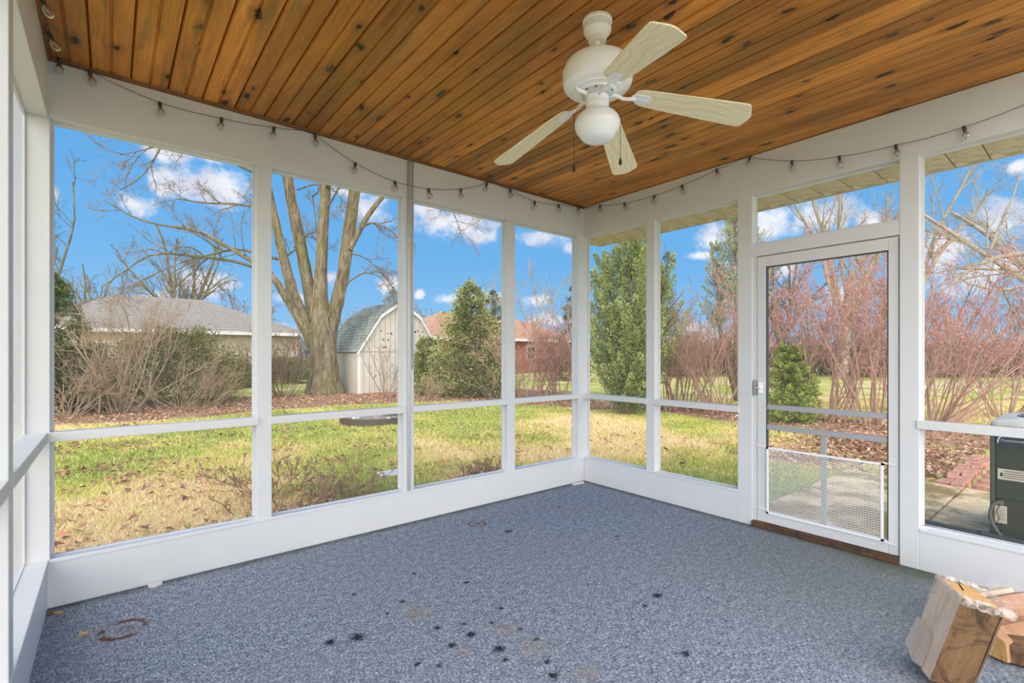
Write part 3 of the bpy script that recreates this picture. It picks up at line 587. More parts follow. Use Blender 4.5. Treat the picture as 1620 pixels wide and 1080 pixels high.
# ------------------------------------------------------------------ firewood
def norm3(v): return v/np.linalg.norm(v)
def build_firewood():
    # first bundle: square cross-section, tipped over to one side against the second
    yaw, tilt = math.radians(16), math.radians(14)
    base = at(1470, 1075, 1.885)
    e1 = RGT*math.cos(yaw)-FWD*math.sin(yaw); ed = FWD*math.cos(yaw)+RGT*math.sin(yaw); up = np.array([0, 0, 1.0])
    ew = e1*math.cos(tilt)-up*math.sin(tilt); eh = e1*math.sin(tilt)+up*math.cos(tilt)
    ew, ed, eh = ew, norm3(ed+up*.08), norm3(eh-FWD*.08)
    M = Matrix(((ew[0], ed[0], eh[0], base[0]), (ew[1], ed[1], eh[1], base[1]), (ew[2], ed[2], eh[2], base[2]), (0, 0, 0, 1)))
    t = thing('firewood_bundle', 'tilted firewood bundle in clear film with water-stained tan log face', 'firewood')
    t.location, r, _ = M.decompose(); t.rotation_euler = r.to_euler()
    hh, w, d = .355, .132, .170
    rnd = random.Random(2)
    def log(name, poly, mats, h0=0.0, h1=hh):
        mb = MB(); n = len(poly); K = 7
        for k in range(K):
            z = h0+(h1-h0)*k/(K-1)
            mb.v += [(x+rnd.uniform(-.0018, .0018), y+rnd.uniform(-.0018, .0018), z) for x, y in poly]
        idx = []
        for k in range(K-1):
            for i in range(n): mb.f.append((k*n+i, k*n+(i+1) % n, (k+1)*n+(i+1) % n, (k+1)*n+i)); idx.append(i)
        mb.f += [tuple(range(n))[::-1], tuple(range((K-1)*n, K*n))]
        o = obj(name, mb, mats, t, local=True)
        ms = o.data.polygons
        for q, i in zip(ms, idx): q.material_index = MI[name_key][i]
        ms[len(idx)].material_index = ms[len(idx)+1].material_index = len(mats)-1
        return o
    MI = {}
    name_key = 'a'; MI['a'] = [0, 1, 0, 1, 2]
    log('log', [(0, 0), (w, .004), (w*.97, .075), (.050, .085), (0, .06)], ['split_tan', 'split_bark', 'split_pale', 'split_end'])
    name_key = 'b'; MI['b'] = [0, 1, 1, 0, 0]
    log('log', [(.004, .064), (.052, .090), (.070, .165), (.030, d), (.0, d*.96)], ['split_pale', 'split_bark', 'split_end'], .004, hh-.008)
    name_key = 'c'; MI['c'] = [1, 1, 0, 1, 1]
    log('log', [(.056, .090), (w*.96, .080), (w*.93, .145), (.10, d), (.072, .162)], ['split_pale', 'split_bark', 'split_end'], .0, hh-.004)
    name_key = 'd'; MI['d'] = [0]*4
    log('log', [(w+.004, .006), (w+.026, .028), (w+.024, .105), (w*.985, .075)], ['split_bark', 'split_end'], 0, hh-.015)
    # film: a loose skin round the bundle with a collar gathered over the top
    hull = [(-.004, -.004), (w+.006, -.003), (w+.031, .026), (w+.03, .11), (w*.95, .156), (.10, d+.005), (.02, d+.006), (-.006, d*.98), (-.006, .06)]
    n = len(hull); mb = MB(); zs = [.02, .08, .15, .22, .29, hh+.003]
    for k, z in enumerate(zs): mb.v += [(x+rnd.uniform(-.002, .001), y+rnd.uniform(-.002, .001), z+rnd.uniform(-.004, .004)) for x, y in hull]
    for k in range(len(zs)-1): mb.f += [(k*n+i, k*n+(i+1) % n, (k+1)*n+(i+1) % n, (k+1)*n+i) for i in range(n)]
    # the film leaves one split face bare
    mb.f = [q for q in mb.f if not (q[0] % n == 0)]
    obj('film_wrap', mb, 'film', t, local=True)
    cm = MB(); K = 40; cx0, cy0 = .078, .083; prevs = []
    for ring, (sc, z) in enumerate(((1.02, hh-.02), (1.03, hh+.004), (.97, hh+.012), (.90, hh+.010), (.84, hh+.002))):
        for k in range(K):
            a = 2*math.pi*k/K; ca, sa = math.cos(a), math.sin(a)
            q = 1/max(abs(ca)/(.090 if ca > 0 else .084), abs(sa)/.096)
            if ring >= 2: q = q*.45+.55*1/math.hypot(ca/.092, sa/.092)
            s2 = sc+rnd.uniform(-.03, .03)*(ring > 0)
            cm.v.append((cx0+ca*q*s2, cy0+sa*q*s2*(.88 if ring >= 3 else 1), z+rnd.uniform(-.005, .005)))
    for r_ in range(4): cm.f += [(r_*K+k, r_*K+(k+1) % K, (r_+1)*K+(k+1) % K, (r_+1)*K+k) for k in range(K)]
    obj('film_collar', cm, 'film_thick', t, smooth=True, local=True)
    fl = MB().add([(-.008, .09, .15), (-.009, .176, .16), (-.015, .180, .03), (-.016, .10, .002), (-.010, .05, .012), (-.008, .05, .13)], [(0, 1, 2, 3), (0, 3, 4, 5)])
    fo = obj('film_flap', fl, 'film_sheet', t, local=True); so_ = fo.modifiers.new('solid', 'SOLIDIFY'); so_.thickness = .0012
    # second bundle: logs lying in film beside it
    p0 = gnd(1650, 1075, 0.0)
    t2 = thing('firewood_bundle', 'reddish split firewood bundle in torn film lying beside tilted bundle', 'firewood', (p0[0], p0[1], 0))
    def lying(c, ax, L, a, b, mats, rot=0.0):
        ax = np.array(ax, float); ax /= np.linalg.norm(ax); side = np.cross(ax, (0, 0, 1.0)); side /= np.linalg.norm(side); u = np.cross(side, ax)
        s2 = side*math.cos(rot)+u*math.sin(rot); u2 = -side*math.sin(rot)+u*math.cos(rot)
        c = np.asarray(c); poly = [c-s2*a-u2*b, c+s2*a-u2*b*.8, c+s2*a*.9+u2*b*.5, c+s2*a*.1+u2*b, c-s2*a*.95+u2*b*.7]
        o = obj('log', MB().prism([q-ax*L/2 for q in poly], ax*L), mats, t2)
        for pl_ in o.data.polygons: pl_.material_index = 1 if pl_.index < 2 else 0
        return o
    ax = RGT*.97+FWD*.25
    q = lambda r, f, z: np.array([p0[0], p0[1], 0])+RGT*r+FWD*f+np.array([0, 0, z])
    lying(q(.10, .20, .062), ax, .36, .075, .06, ['split_red', 'split_end'])
    lying(q(.12, .05, .055), RGT*.8-FWD*.55, .36, .06, .052, ['split_tan', 'split_bark'])
    lying(q(.13, .30, .10), ax, .36, .05, .085, ['split_red', 'split_end'])
    lying(q(.14, .40, .085), ax, .36, .045, .075, ['split_pale', 'split_end'], -.1)
    K = 18; mb = MB(); c = q(.15, .25, .095)
    for s_ in (-.14, -.05, .05, .16):
        for k in range(K):
            a = 2*math.pi*k/K; rr = 1/max(abs(math.cos(a))/.20, abs(math.sin(a))/.10)*.98+rnd.uniform(-.008, .006); pt = c+ax*s_+FWD*math.cos(a)*rr+np.array([0, 0, 1])*math.sin(a)*rr; pt[2] = max(pt[2], .004); mb.v.append(tuple(pt))
    for k in range(3): mb.f += [(k*K+i, k*K+(i+1) % K, (k+1)*K+(i+1) % K, (k+1)*K+i) for i in range(K)]
    obj('film_wrap', mb, 'film', t2)
build_firewood()

# ------------------------------------------------------------------ terrain
rng = np.random.default_rng(7)
def vnoise(x, y, s, seed):
    x = np.asarray(x)/s; y = np.asarray(y)/s; xi = np.floor(x).astype(int); yi = np.floor(y).astype(int); fx = x-xi; fy = y-yi
    fx = fx*fx*(3-2*fx); fy = fy*fy*(3-2*fy)
    def h(a, b):
        n = (a*374761393+b*668265263+seed*974711) & 0x7fffffff; n = (n ^ (n >> 13))*1274126177 & 0x7fffffff; return ((n ^ (n >> 16)) & 0xffff)/65535.0
    return (h(xi, yi)*(1-fx)+h(xi+1, yi)*fx)*(1-fy)+(h(xi, yi+1)*(1-fx)+h(xi+1, yi+1)*fx)*fy
def fbm(x, y, s, seed, o=4): return sum(vnoise(x, y, s/2**k, seed+k)*.5**(k+1) for k in range(o))/(1-.5**o)
BED = np.array([(9, -10.5), (6.5, -9.9), (4.68, -9.7), (3.5, -9.3), (2.1, -9.14), (1.1, -9.5), (-.7, -9.7), (-2.6, -9.4), (-4, -9.0), (-4.84, -6.94), (-5.6, -5.7), (-5.5, -4.7), (-6.5, -3.5), (-6.1, -1.4), (-6.2, -.6), (-5.8, 1.2), (-5.8, 1.7), (-6.2, 6),
                (-7.6, 6), (-7.9, 2), (-8.4, -1), (-9.2, -4), (-9.5, -9), (-8.6, -15), (4.5, -14.2), (9, -13.5)])
def inside(poly, x, y):
    r = np.zeros(np.shape(x), bool); j = len(poly)-1
    for i in range(len(poly)):
        (xi, yi), (xj, yj) = poly[i], poly[j]
        r ^= ((yi > y) != (yj > y)) & (x < (xj-xi)*(y-yi)/(yj-yi+1e-12)+xi); j = i
    return r
def bedmask(x, y): return inside(BED, x+.5*(vnoise(x, y, .9, 5)-.5), y+.5*(vnoise(x, y, .9, 9)-.5))
def on_slab(x, y): return (x < -.05) & (x > -2.97) & (y > 1.45) & (y < 6) | (x < -2.9) & (x > -5.3) & (y > 2.22)
def in_porch(x, y): return (x > -.12) & (x < 4.14) & (y > -.12) & (y < YB)
def greenness(x, y):
    g = fbm(x, y, 1.6, 21)*.9+fbm(x, y, .45, 40)*.7-.10
    d = np.where(y < -.5, -y, np.where(x < 0, 4.2+.0*x, 3))
    return np.clip((g-.62)*2.6+np.clip((d-4.0)/3.0, -.10, .28)+.43-.35*((x < -8) | (y < -14.5))-np.clip((-y-1)*.0, 0, 1)-np.clip((x-1.2)/4, 0, .16), 0, 1)
STRAW = np.array((.86, .64, .34)); GREEN = np.array((.37, .44, .075)); LIME = np.array((.60, .56, .13)); LEAFB = np.array((.42, .245, .15)); MUD = np.array((.28, .18, .105))
def lawncol(x, y):
    g = greenness(x, y)[:, None]
    c = np.where(g < .5, STRAW+(LIME-STRAW)*(g*2), LIME+(GREEN-LIME)*(g*2-1))
    return c
def build_ground():
    fg = tag(obj('lawn_far', MB().add([(-260, -260, GZ-.03), (200, -260, GZ-.03), (200, 200, GZ-.03), (-260, 200, GZ-.03)], [(0, 1, 2, 3)]), 'far_ground'), 'distant lawn running out behind the shrubs and houses', 'lawn', kind='structure')
    x = np.arange(-30, 16.01, .16); y = np.arange(-34, 12.01, .16); X, Y = np.meshgrid(x, y); nx, ny = len(x), len(y); X = X.ravel(); Y = Y.ravel()
    Z = GZ+.03*(fbm(X, Y, 1.2, 3)-.5)
    b = bedmask(X, Y); c = lawncol(X, Y)*.8
    lf = np.clip((fbm(X, Y, .5, 77)-.35)*3, 0, 1)[:, None]
    c = np.where(b[:, None], MUD+(LEAFB-MUD)*lf, c)
    Z = np.where(b, Z+.015, Z); Z = np.where(in_porch(X, Y) | on_slab(X, Y), GZ-.02, Z)
    i = np.arange(nx-1)[None]+np.arange(ny-1)[:, None]*nx; i = i.ravel()
    tag(npobj('lawn', np.stack([X, Y, Z], 1), np.stack([i, i+1, i+1+nx, i+nx], 1), 'soil', col=c), 'yellow-green lawn with brown leaf-covered border around the porch', 'lawn', kind='structure')
    # grass blades
    n = 700000
    d = 1.5+14*rng.random(n)**1.35; a = rng.uniform(-.95, .95, n); gx = CAM[0]+d*(FWD[0]+RGT[0]*np.tan(a)*.92); gy = CAM[1]+d*(FWD[1]+RGT[1]*np.tan(a)*.92)
    keep = ~in_porch(gx, gy) & ~on_slab(gx, gy) & ~(bedmask(gx, gy) & (rng.random(n) > .03)); gx, gy, d = gx[keep], gy[keep], d[keep]; n = len(gx)
    patch = (gx < -3) & (gx > -5.7) & (gy > .3); k2 = ~(patch & (rng.random(n) < .8)); gx, gy, d = gx[k2], gy[k2], d[k2]; n = len(gx)
    hgt = (.022+.030*rng.random(n))*(1+.7*(fbm(gx, gy, .6, 60)-.3)); wd = .0011+.00062*d
    th = rng.uniform(0, 2*np.pi, n); lean = rng.normal(0, .8, (n, 2))*hgt[:, None]
    b0 = np.stack([gx-wd*np.cos(th), gy-wd*np.sin(th), np.full(n, GZ-.005)], 1); b1 = np.stack([gx+wd*np.cos(th), gy+wd*np.sin(th), np.full(n, GZ-.005)], 1); tp = np.stack([gx+lean[:, 0], gy+lean[:, 1], GZ+hgt], 1)
    c = lawncol(gx+rng.normal(0, .12, n), gy+rng.normal(0, .12, n)); dry = rng.random(n) < .16; c[dry] = STRAW*1.12; c *= rng.uniform(.6, 1.35, (n, 1)); c *= 1+rng.normal(0, .06, (n, 3))
    V = np.stack([b0, b1, tp], 1).reshape(-1, 3)
    tag(npobj('grass_blades', V, np.arange(3*n).reshape(-1, 3), 'grass', col=np.clip(np.repeat(c, 3, 0), .01, .95)), 'short winter grass blades, part green part straw, covering the lawn', 'grass', kind='stuff')
build_ground()

LEAFCOL = np.array([(.44, .235, .13), (.60, .37, .22), (.30, .13, .08), (.50, .22, .11), (.72, .50, .31), (.24, .115, .085)])
def leaf_geo(n, x, y, z, size, flat=.5):
    th = rng.uniform(0, 2*np.pi, n); t1 = rng.normal(0, flat, n); t2 = rng.normal(0, flat*.7, n)
    u = np.stack([np.cos(th), np.sin(th), t1], 1)*size[:, None]; w = np.stack([-np.sin(th), np.cos(th), t2], 1)*(size*.62)[:, None]
    c = np.stack([x, y, z], 1); up = np.zeros((n, 3)); up[:, 2] = size*rng.uniform(.05, .5, n)
    V = np.stack([c-u, c-w*.9-u*.1+up, c+u, c+w*.9+u*.1+up], 1); V[:, :, 2] = np.maximum(V[:, :, 2], z[:, None]-.006)
    return V.reshape(-1, 3), (np.arange(n)[:, None]*4+np.array([[0, 1, 2, 0, 2, 3]])).reshape(-1, 3)
def build_leaves():
    n = 60000; x = rng.uniform(-9.5, 9, n); y = rng.uniform(-15, 6, n); k = bedmask(x, y); x, y = x[k], y[k]
    n2 = 9000; x2 = rng.uniform(-5.9, -2.9, n2); y2 = rng.uniform(-.2, 2.3, n2); k = (rng.random(n2) < np.clip((y2+.1)/1.2, .06, 1)*np.clip((fbm(x2, y2, .8, 31)-.15)*2.2, .1, 1)) & ~on_slab(x2, y2); x, y = np.r_[x, x2[k]], np.r_[y, y2[k]]
    n3 = 26000; x3 = rng.uniform(-5.5, 7, n3); y3 = rng.uniform(-10, .0, n3); k = ~in_porch(x3, y3) & (rng.random(n3) < np.clip((fbm(x3, y3, .6, 13)-.46)*3.2, .03, 1)*np.clip(.55+.1*x3, .15, 1)); x, y = np.r_[x, x3[k]], np.r_[y, y3[k]]
    n = len(x); z = GZ+.02+.03*rng.random(n); s = rng.uniform(.018, .042, n)
    V, F = leaf_geo(n, x, y, z, s); lawn = ~bedmask(x, y) & (y < -.3); c = LEAFCOL[np.where(lawn, np.array([0, 2, 3, 5])[rng.integers(0, 4, n)], rng.integers(0, 6, n))]*rng.uniform(.7, 1.25, (n, 1)); s[lawn] *= .8
    tag(npobj('leaf_litter', V, F, 'leaves', col=np.repeat(c, 4, 0)), 'brown curled leaf litter strewn over the border and lawn', 'leaves', kind='stuff')
    # bigger single leaves on the lawn close to the screens
    pr = []
    for q in range(4):
        V, F = leaf_geo(1, np.zeros(1), np.zeros(1), np.zeros(1)+.01, np.array([.062]), .18)
        V = np.array(V); pts = [V[0], V[0]*.5+V[1]*.72, V[1]*1.1, V[1]*.62+V[2]*.45, V[2]*.9, V[2]*1.05, V[2]*.45+V[3]*.6, V[3]*1.1, V[3]*.7+V[0]*.45]
        me = bpy.data.meshes.new('fallen_leaf'); me.from_pydata([(0, 0, .006)]+[tuple(map(float, p)) for p in pts], [], [(0, i+1, (i+1) % 9+1) for i in range(9)]); me.update()
        m = plain('leaf_%d' % q, tuple(LEAFCOL[(2, 0, 3, 4)[q]]), .8, var=.3, scale=30); me.materials.append(m); pr.append(me)
    k = 0; r = random.Random(6)
    while k < 110:
        x, y = r.uniform(-3.8, 5.6), r.uniform(-5.2, -.5)
        if k % 3 == 0: x, y = r.uniform(2.2, 5.2), r.uniform(-4.2, -.7)
        if k % 7 == 0: x, y = r.uniform(-5.0, -.6), r.uniform(-1, 1.3)
        o = bpy.data.objects.new('fallen_leaf', pr[k % 4]); COL.objects.link(o); o.location = (x, y, GZ+.028); o.rotation_euler = (r.uniform(-.4, .4), r.uniform(-.4, .4), r.uniform(0, 6.3)); s = r.uniform(.55, 1.0); o.scale = (s, s, s)
        tag(o, 'single curled '+('dark brown', 'mid brown', 'russet', 'pale tan')[k % 4]+' fallen leaf on the lawn', 'leaf', ('dark brown', 'mid brown', 'russet', 'pale tan')[k % 4]+' leaves scattered on the lawn'); k += 1
build_leaves()

# ------------------------------------------------------------------ patio, bricks, condenser
def build_patio():
    tag(obj('ground_slab', B1((-2.95, 1.45, GZ-.05), (-.09, 2.472, -.055)), 'concrete', bevel=.01), 'stained concrete slab directly outside the screen door', 'slab', kind='structure')
    tag(obj('ground_slab', MB().prism([(-.09, 2.486, GZ-.05), (-.09, 5.5, GZ-.05), (-2.6, 5.5, GZ-.05), (-2.95, 2.486, GZ-.05)][::-1], (0, 0, .094)), 'concrete', bevel=.01), 'mossy concrete slab carrying the green condenser unit', 'slab', kind='structure')
    tag(obj('ground_slab', B1((-.5, YB+.02, GZ-.05), (7, 12, -.02)), 'stone_pale'), 'unseen pale slab added behind the porch to bounce daylight onto the ceiling', 'slab', kind='structure')  # added reflector out of view: sends daylight up to ceiling and headers
    bp = thing('brick_edging', 'row of weathered red bricks edging the concrete by condenser', 'edging', (-4.0, 2.4, GZ))
    r = random.Random(12); me = None
    for row in range(11):
        for k in range(2):
            x = -3.08-row*.213; y = 2.30+k*.108
            mb = MB().box((-.1, -.05, -.04), (.1, .05, .035))
            if me is None: o = obj('brick', mb, 'brick_red', bp, local=True, bevel=.006); me = o
            else: o = me.copy(); COL.objects.link(o); o.parent = bp
            o.location = (x+4.0+r.uniform(-.008, .008), y-2.4+r.uniform(-.02, .008), .016+r.uniform(-.02, .016)); o.rotation_euler = (r.uniform(-.10, .10), r.uniform(-.10, .10), r.uniform(-.14, .14))
    for row in range(5):
        o = me.copy(); COL.objects.link(o); o.parent = bp; o.location = (-3.2-row*.32+4.0, 2.60-2.4, .015); o.rotation_euler = (0, 0, 1.57); o.scale = (.9, 1.5, 1)
build_patio()

def build_condenser():
    x1, x0, y0, y1, zb, zt = -1.22, -1.96, 2.862, 3.60, -.056, .80
    t = thing('air_conditioner', 'dark green air conditioner condenser with white labels beside right wall', 'air conditioner', (-1.6, 3.23, zb))
    def prof(i, r=.05):
        a, b, c, d = x0+i, x1-i, y0+i, y1-i; out = []
        for cx, cy, s in ((b-r, c+r, -90), (b-r, d-r, 0), (a+r, d-r, 90), (a+r, c+r, 180)):
            for k in range(5): an = math.radians(s+k*22.5); out.append((cx+r*math.cos(an), cy+r*math.sin(an)))
        return out
    obj('base_pan', MB().prism([(x, y, zb) for x, y in prof(-.01)], (0, 0, .05)), 'ac_black', t)
    obj('lower_panel', MB().prism([(x, y, zb+.05) for x, y in prof(.006)], (0, 0, .30)), 'ac_green', t)
    obj('cabinet', MB().prism([(x, y, .255) for x, y in prof(0)], (0, 0, zt-.255-.02)), 'ac_green', t)
    obj('corner_post', MB().box((x1-.03, y0-.003, zb+.05), (x1+.003, y0+.026, zt-.03)), 'ac_edge', t, bevel=.008)
    obj('front_panel', B1((x1+.001, y0+.030, .26), (x1+.007, y1-.05, zt-.06)), 'ac_green', t, bevel=.003)
    tp = MB(); n = 20; rings = [(0, zt-.04), (-.008, zt-.02), (.0, zt), (.05, zt+.022)]
    for i, z in rings: tp.v += [(x, y, z) for x, y in prof(i)]
    m = len(prof(0)); C = ((x0+x1)/2, (y0+y1)/2)
    for rr, z in ((.27, zt+.030), (.265, zt+.022)):
        for q in prof(0):
            a = math.atan2(q[1]-C[1], q[0]-C[0]); tp.v.append((C[0]+rr*math.cos(a), C[1]+rr*math.sin(a), z))
    for k in range(5): tp.f += [(k*m+i, k*m+(i+1) % m, (k+1)*m+(i+1) % m, (k+1)*m+i) for i in range(m)]
    tc = obj('top_cover', tp, 'ac_top', t, smooth=True, autosmooth=40)
    gr = MB()
    for rr in np.linspace(.04, .26, 12): gr.tube([(C[0]+rr*math.cos(a), C[1]+rr*math.sin(a), zt+.03) for a in np.linspace(0, 2*math.pi, 33)], .004, 4, False)
    for k in range(6): a = k*math.pi/3; gr.tube([(C[0], C[1], zt+.028), (C[0]+.27*math.cos(a), C[1]+.27*math.sin(a), zt+.026)], .005, 4)
    obj('fan_grille', gr, 'ac_black', tc)
    obj('fan_well', MB().lathe([(.262, zt-.0), (.262, zt+.021)], (C[0], C[1], 0), 24), 'ac_black', tc)
    # badge strip with swoosh and lettering
    bd = obj('badge', B1((x1+.007, y0+.030, .635), (x1+.010, y1-.12, .715)), 'ac_navy', t)
    sw = [(.072, .716), (.074, .735), (.088, .752), (.118, .767), (.150, .771), (.120, .757), (.102, .742), (.092, .722), (.083, .712)]
    obj('swoosh', MB().prism([(x1+.010, y0+a, b) for a, b in [(.036+(a-.072)*.42, b-.060) for a, b in sw]], (.001, 0, 0)), 'ac_silver', bd)
    def text(body, size, y, z, mat, par, x=x1+.0112):
        cu = bpy.data.curves.new('lettering', 'FONT'); cu.body = body; cu.size = size; cu.extrude = .0003; cu.materials.append(MATS[mat])
        tmp = bpy.data.objects.new('lettering', cu); COL.objects.link(tmp)
        me = bpy.data.meshes.new_from_object(tmp); bpy.data.objects.remove(tmp); me.materials.clear(); me.materials.append(MATS[mat])
        o = bpy.data.objects.new('lettering', me); COL.objects.link(o); o.parent = par; o.rotation_euler = (math.pi/2, 0, math.pi/2); o.location = Vector((x, y, z))-root_loc(par)
    text('Continental Air', .026, y0+.056, .668, 'ac_silver', bd)
    lb = obj('warning_label', B1((x1+.007, y0+.040, .393), (x1+.009, y1-.15, .470)), 'label_white', t)
    for k, z in enumerate((.407, .422, .437, .453)): obj('print_line', B1((x1+.009, y0+.070, z), (x1+.0098, y1-.17, z+.006)), 'label_print', lb)
    obj('symbol', MB().prism([(x1+.009, y0+.059+.008*math.cos(a), .428+.016*math.sin(a)) for a in np.linspace(0, 2*math.pi, 13)[:-1]], (.0008, 0, 0)), 'label_dark', lb)
    lb = obj('rating_label', B1((x1-.004, y0+.020, .075), (x1+.0, y0+.086, .20)), 'label_white', t)
    for k in range(9): obj('print_line', B1((x1+.0, y0+.036, .088+k*.0115), (x1+.0008, y0+(.080 if k % 3 else .070), .091+k*.0115)), 'label_print', lb)
    obj('blue_sticker', B1((x1-.004, y0+.016, .0), (x1+.0, y0+.042, .05)), 'label_blue', t)
    hs = [(x1-.005, y0+.055, .222), (x1+.015, y0+.042, .226), (x1+.022, y0+.016, .205), (x1+.024, y0+.002, .155), (x1+.024, y0+.002, .105), (x1+.026, y0+.020, .05), (x1+.028, y0+.05, .0), (x1+.026, y0+.085, -.03)]
    P = np.array(hs); u = np.linspace(0, len(P)-1, 40); S = np.stack([np.interp(u, range(len(P)), P[:, i]) for i in range(3)], 1)
    for _ in range(3): S[1:-1] = (S[:-2]+S[1:-1]*2+S[2:])/4
    hs = obj('whip_conduit', MB().tube(S, .011, 10), 'hose_grey', t, smooth=True)
    obj('fitting', MB().lathe([(.016, -.016), (.016, .016)], (x1+.0, y0+.055, .222), 10), 'hose_grey', hs)
    obj('wire', MB().tube([(x1+.012, y0+.058, .215), (x1+.015, y0+.04, .18), (x1+.015, y0+.033, .15), (x1+.015, y0+.05, .11), (x1+.022, y0+.035, .085), (x1+.035, y0-.004, .09), (x1+.03, y0-.008, .12)], .0025, 6), 'ac_black', t, smooth=True)
    # refrigerant line running along the slab past the screen wall
    ln = thing('refrigerant_line', 'black insulated refrigerant pipe lying along the slab outside right wall', 'pipe', (-1.07, 3.0, -.05))
    pts = [(-1.165, 2.50, -.018), (-1.155, 2.6, -.018), (-1.15, 3.1, -.018), (-1.145, 3.6, -.018), (-1.14, 4.2, -.018)]
    obj('insulated_tube', MB().tube(pts, .024, 10), 'pipe_dark', ln, smooth=True)
    obj('bare_tube', MB().tube([(x+.030, y, z-.010) for x, y, z in pts], .008, 8), 'conduit_grey', ln, smooth=True)
    obj('band', MB().tube([(-1.1535, 2.80, -.018), (-1.153, 2.825, -.018)], .027, 10), 'ac_black', ln)
build_condenser()

# ------------------------------------------------------------------ buildings
def build_shed():
    # gambrel shed, long side running away from the porch
    x0, x1, xm, yf, yb = -6.1, -2.92, -4.51, -13.2, -16.3
    zE, zK, zR = 1.45, 2.68, 3.24; kn = .80
    t = thing('garden_shed', 'cream gambrel garden shed with green-grey shingles behind the bare tree', 'shed', (xm, (yf+yb)/2, GZ))
    def top(x):
        a = abs(x-xm); w = (x1-x0)/2
        return zR-(zR-zK)*a/kn if a < kn else zK-(zK-zE)*(a-kn)/(w-kn)
    prof = [(x0, GZ), (x1, GZ), (x1, zE), (xm+kn, zK), (xm, zR), (xm-kn, zK), (x0, zE)]
    obj('body', MB().prism([(x, yb+.02, z) for x, z in prof], (0, yf-yb-.04, 0)), 'shed_siding', t)
    n = 16; w = (x1-x0)/n
    for i in range(n):
        a, b = x0+i*w+.008, x0+(i+1)*w-.008
        xs = sorted([a, b]+[k for k in (xm-kn, xm, xm+kn) if a < k < b])
        for z0_, z1_ in ((GZ+.03, 1.38), (1.40, 9)):
            poly = [(a, yf-.02, z0_), (b, yf-.02, z0_)]+[(x, yf-.02, min(top(x)-.01, z1_)) for x in xs[::-1]]
            if min(top(a), top(b)) <= z0_: continue
            obj('siding_board', MB().prism(poly, (0, .035, 0)), 'shed_siding', t)
    m = 14; w = (yf-yb)/m
    for i in range(m): obj('siding_board', B1((x1-.01, yb+i*w+.008, GZ+.03), (x1+.012, yb+(i+1)*w-.008, zE)), 'shed_siding', t)
    obj('corner_trim', B1((x1-.07, yf-.02, GZ), (x1+.03, yf+.03, zE)), 'shed_trim', t); obj('corner_trim', B1((x0-.02, yf-.02, GZ), (x0+.08, yf+.03, zE)), 'shed_trim', t)
    # roof planes with courses of shingles
    ov = .14
    def slope(pa, pb, name):
        (xa, za), (xb, zb) = pa, pb; L = math.hypot(xb-xa, zb-za); ux, uz = (xb-xa)/L, (zb-za)/L; nx, nz = (uz, -ux) if xa > xb or True else (0, 0)
        if nz < 0: nx, nz = -nx, -nz
        rf = obj('roof_slope', MB().prism([(xa, yb-ov, za), (xb, yb-ov, zb), (xb+nx*.03, yb-ov, zb+nz*.03), (xa+nx*.03, yb-ov, za+nz*.03)], (0, yf-yb+2*ov, 0)), 'shingle_green', t)
        sh = MB(); k = 0; r = random.Random(9); rows = int(L/.14)
        for i in range(rows):
            s0, s1 = i*L/rows, min((i+1.25)*L/rows, L); y = yb-ov-(.15 if i % 2 else 0)
            while y < yf+ov:
                ya, yb_ = max(y+.006, yb-ov), min(y+.294, yf+ov); h0 = .045+r.uniform(0, .008); y += .3
                if yb_-ya < .02: continue
                P = lambda s, h: (xa+ux*s+nx*h, 0, za+uz*s+nz*h)
                a0, a1 = P(s0, h0), P(s1, .033); b0, b1 = P(s0, .03), P(s1, .03)
                sh.add([(a0[0], ya, a0[2]), (a0[0], yb_, a0[2]), (a1[0], yb_, a1[2]), (a1[0], ya, a1[2]), (b0[0], ya, b0[2]), (b0[0], yb_, b0[2])], [(0, 1, 2, 3), (4, 5, 1, 0), (0, 3, 4), (1, 5, 2)])
        o = obj('shingles', sh, 'shingle_green', rf); o['kind'] = 'stuff'
    e = .10; dx = (x1-x0)/2-kn; dz = zK-zE; q = math.hypot(dx, dz)
    slope((x1+e*dx/q, zE-e*dz/q), (xm+kn, zK), 'a'); slope((xm+kn, zK), (xm, zR), 'b'); slope((x0-e*dx/q, zE-e*dz/q), (xm-kn, zK), 'c'); slope((xm-kn, zK), (xm, zR), 'd')
    for a, b in (((x1+.07, zE-.09), (xm+kn, zK)), ((xm+kn, zK), (xm, zR)), ((xm, zR), (xm-kn, zK)), ((xm-kn, zK), (x0-.07, zE-.09))):
        obj('rake_board', MB().prism([(a[0], yf+.02, a[1]+.03), (b[0], yf+.02, b[1]+.03), (b[0], yf+.02, b[1]-.08), (a[0], yf+.02, a[1]-.08)], (0, ov-.01, 0)), 'shed_trim', t)
    pb = MB(); r = random.Random(3)
    for k in range(26):                        # holes pecked through the boards
        cx, cz = r.choice(((-3.95, 2.05), (-3.9, 1.9), (-3.85, 1.55), (-5.0, 2.2), (-5.2, 2.1), (-3.7, .55))); cx += r.uniform(-.25, .25); cz += r.uniform(-.10, .10) if cz != 1.55 else r.uniform(-.015, .015)
        s = r.uniform(.012, .03); pb.prism([(cx+s*math.cos(a), yf+.014, cz+1.5*s*math.sin(a)) for a in np.linspace(0, 6.28, 7)[:-1]], (0, .003, 0))
    obj('peck_holes', pb, 'label_dark', t)
build_shed()

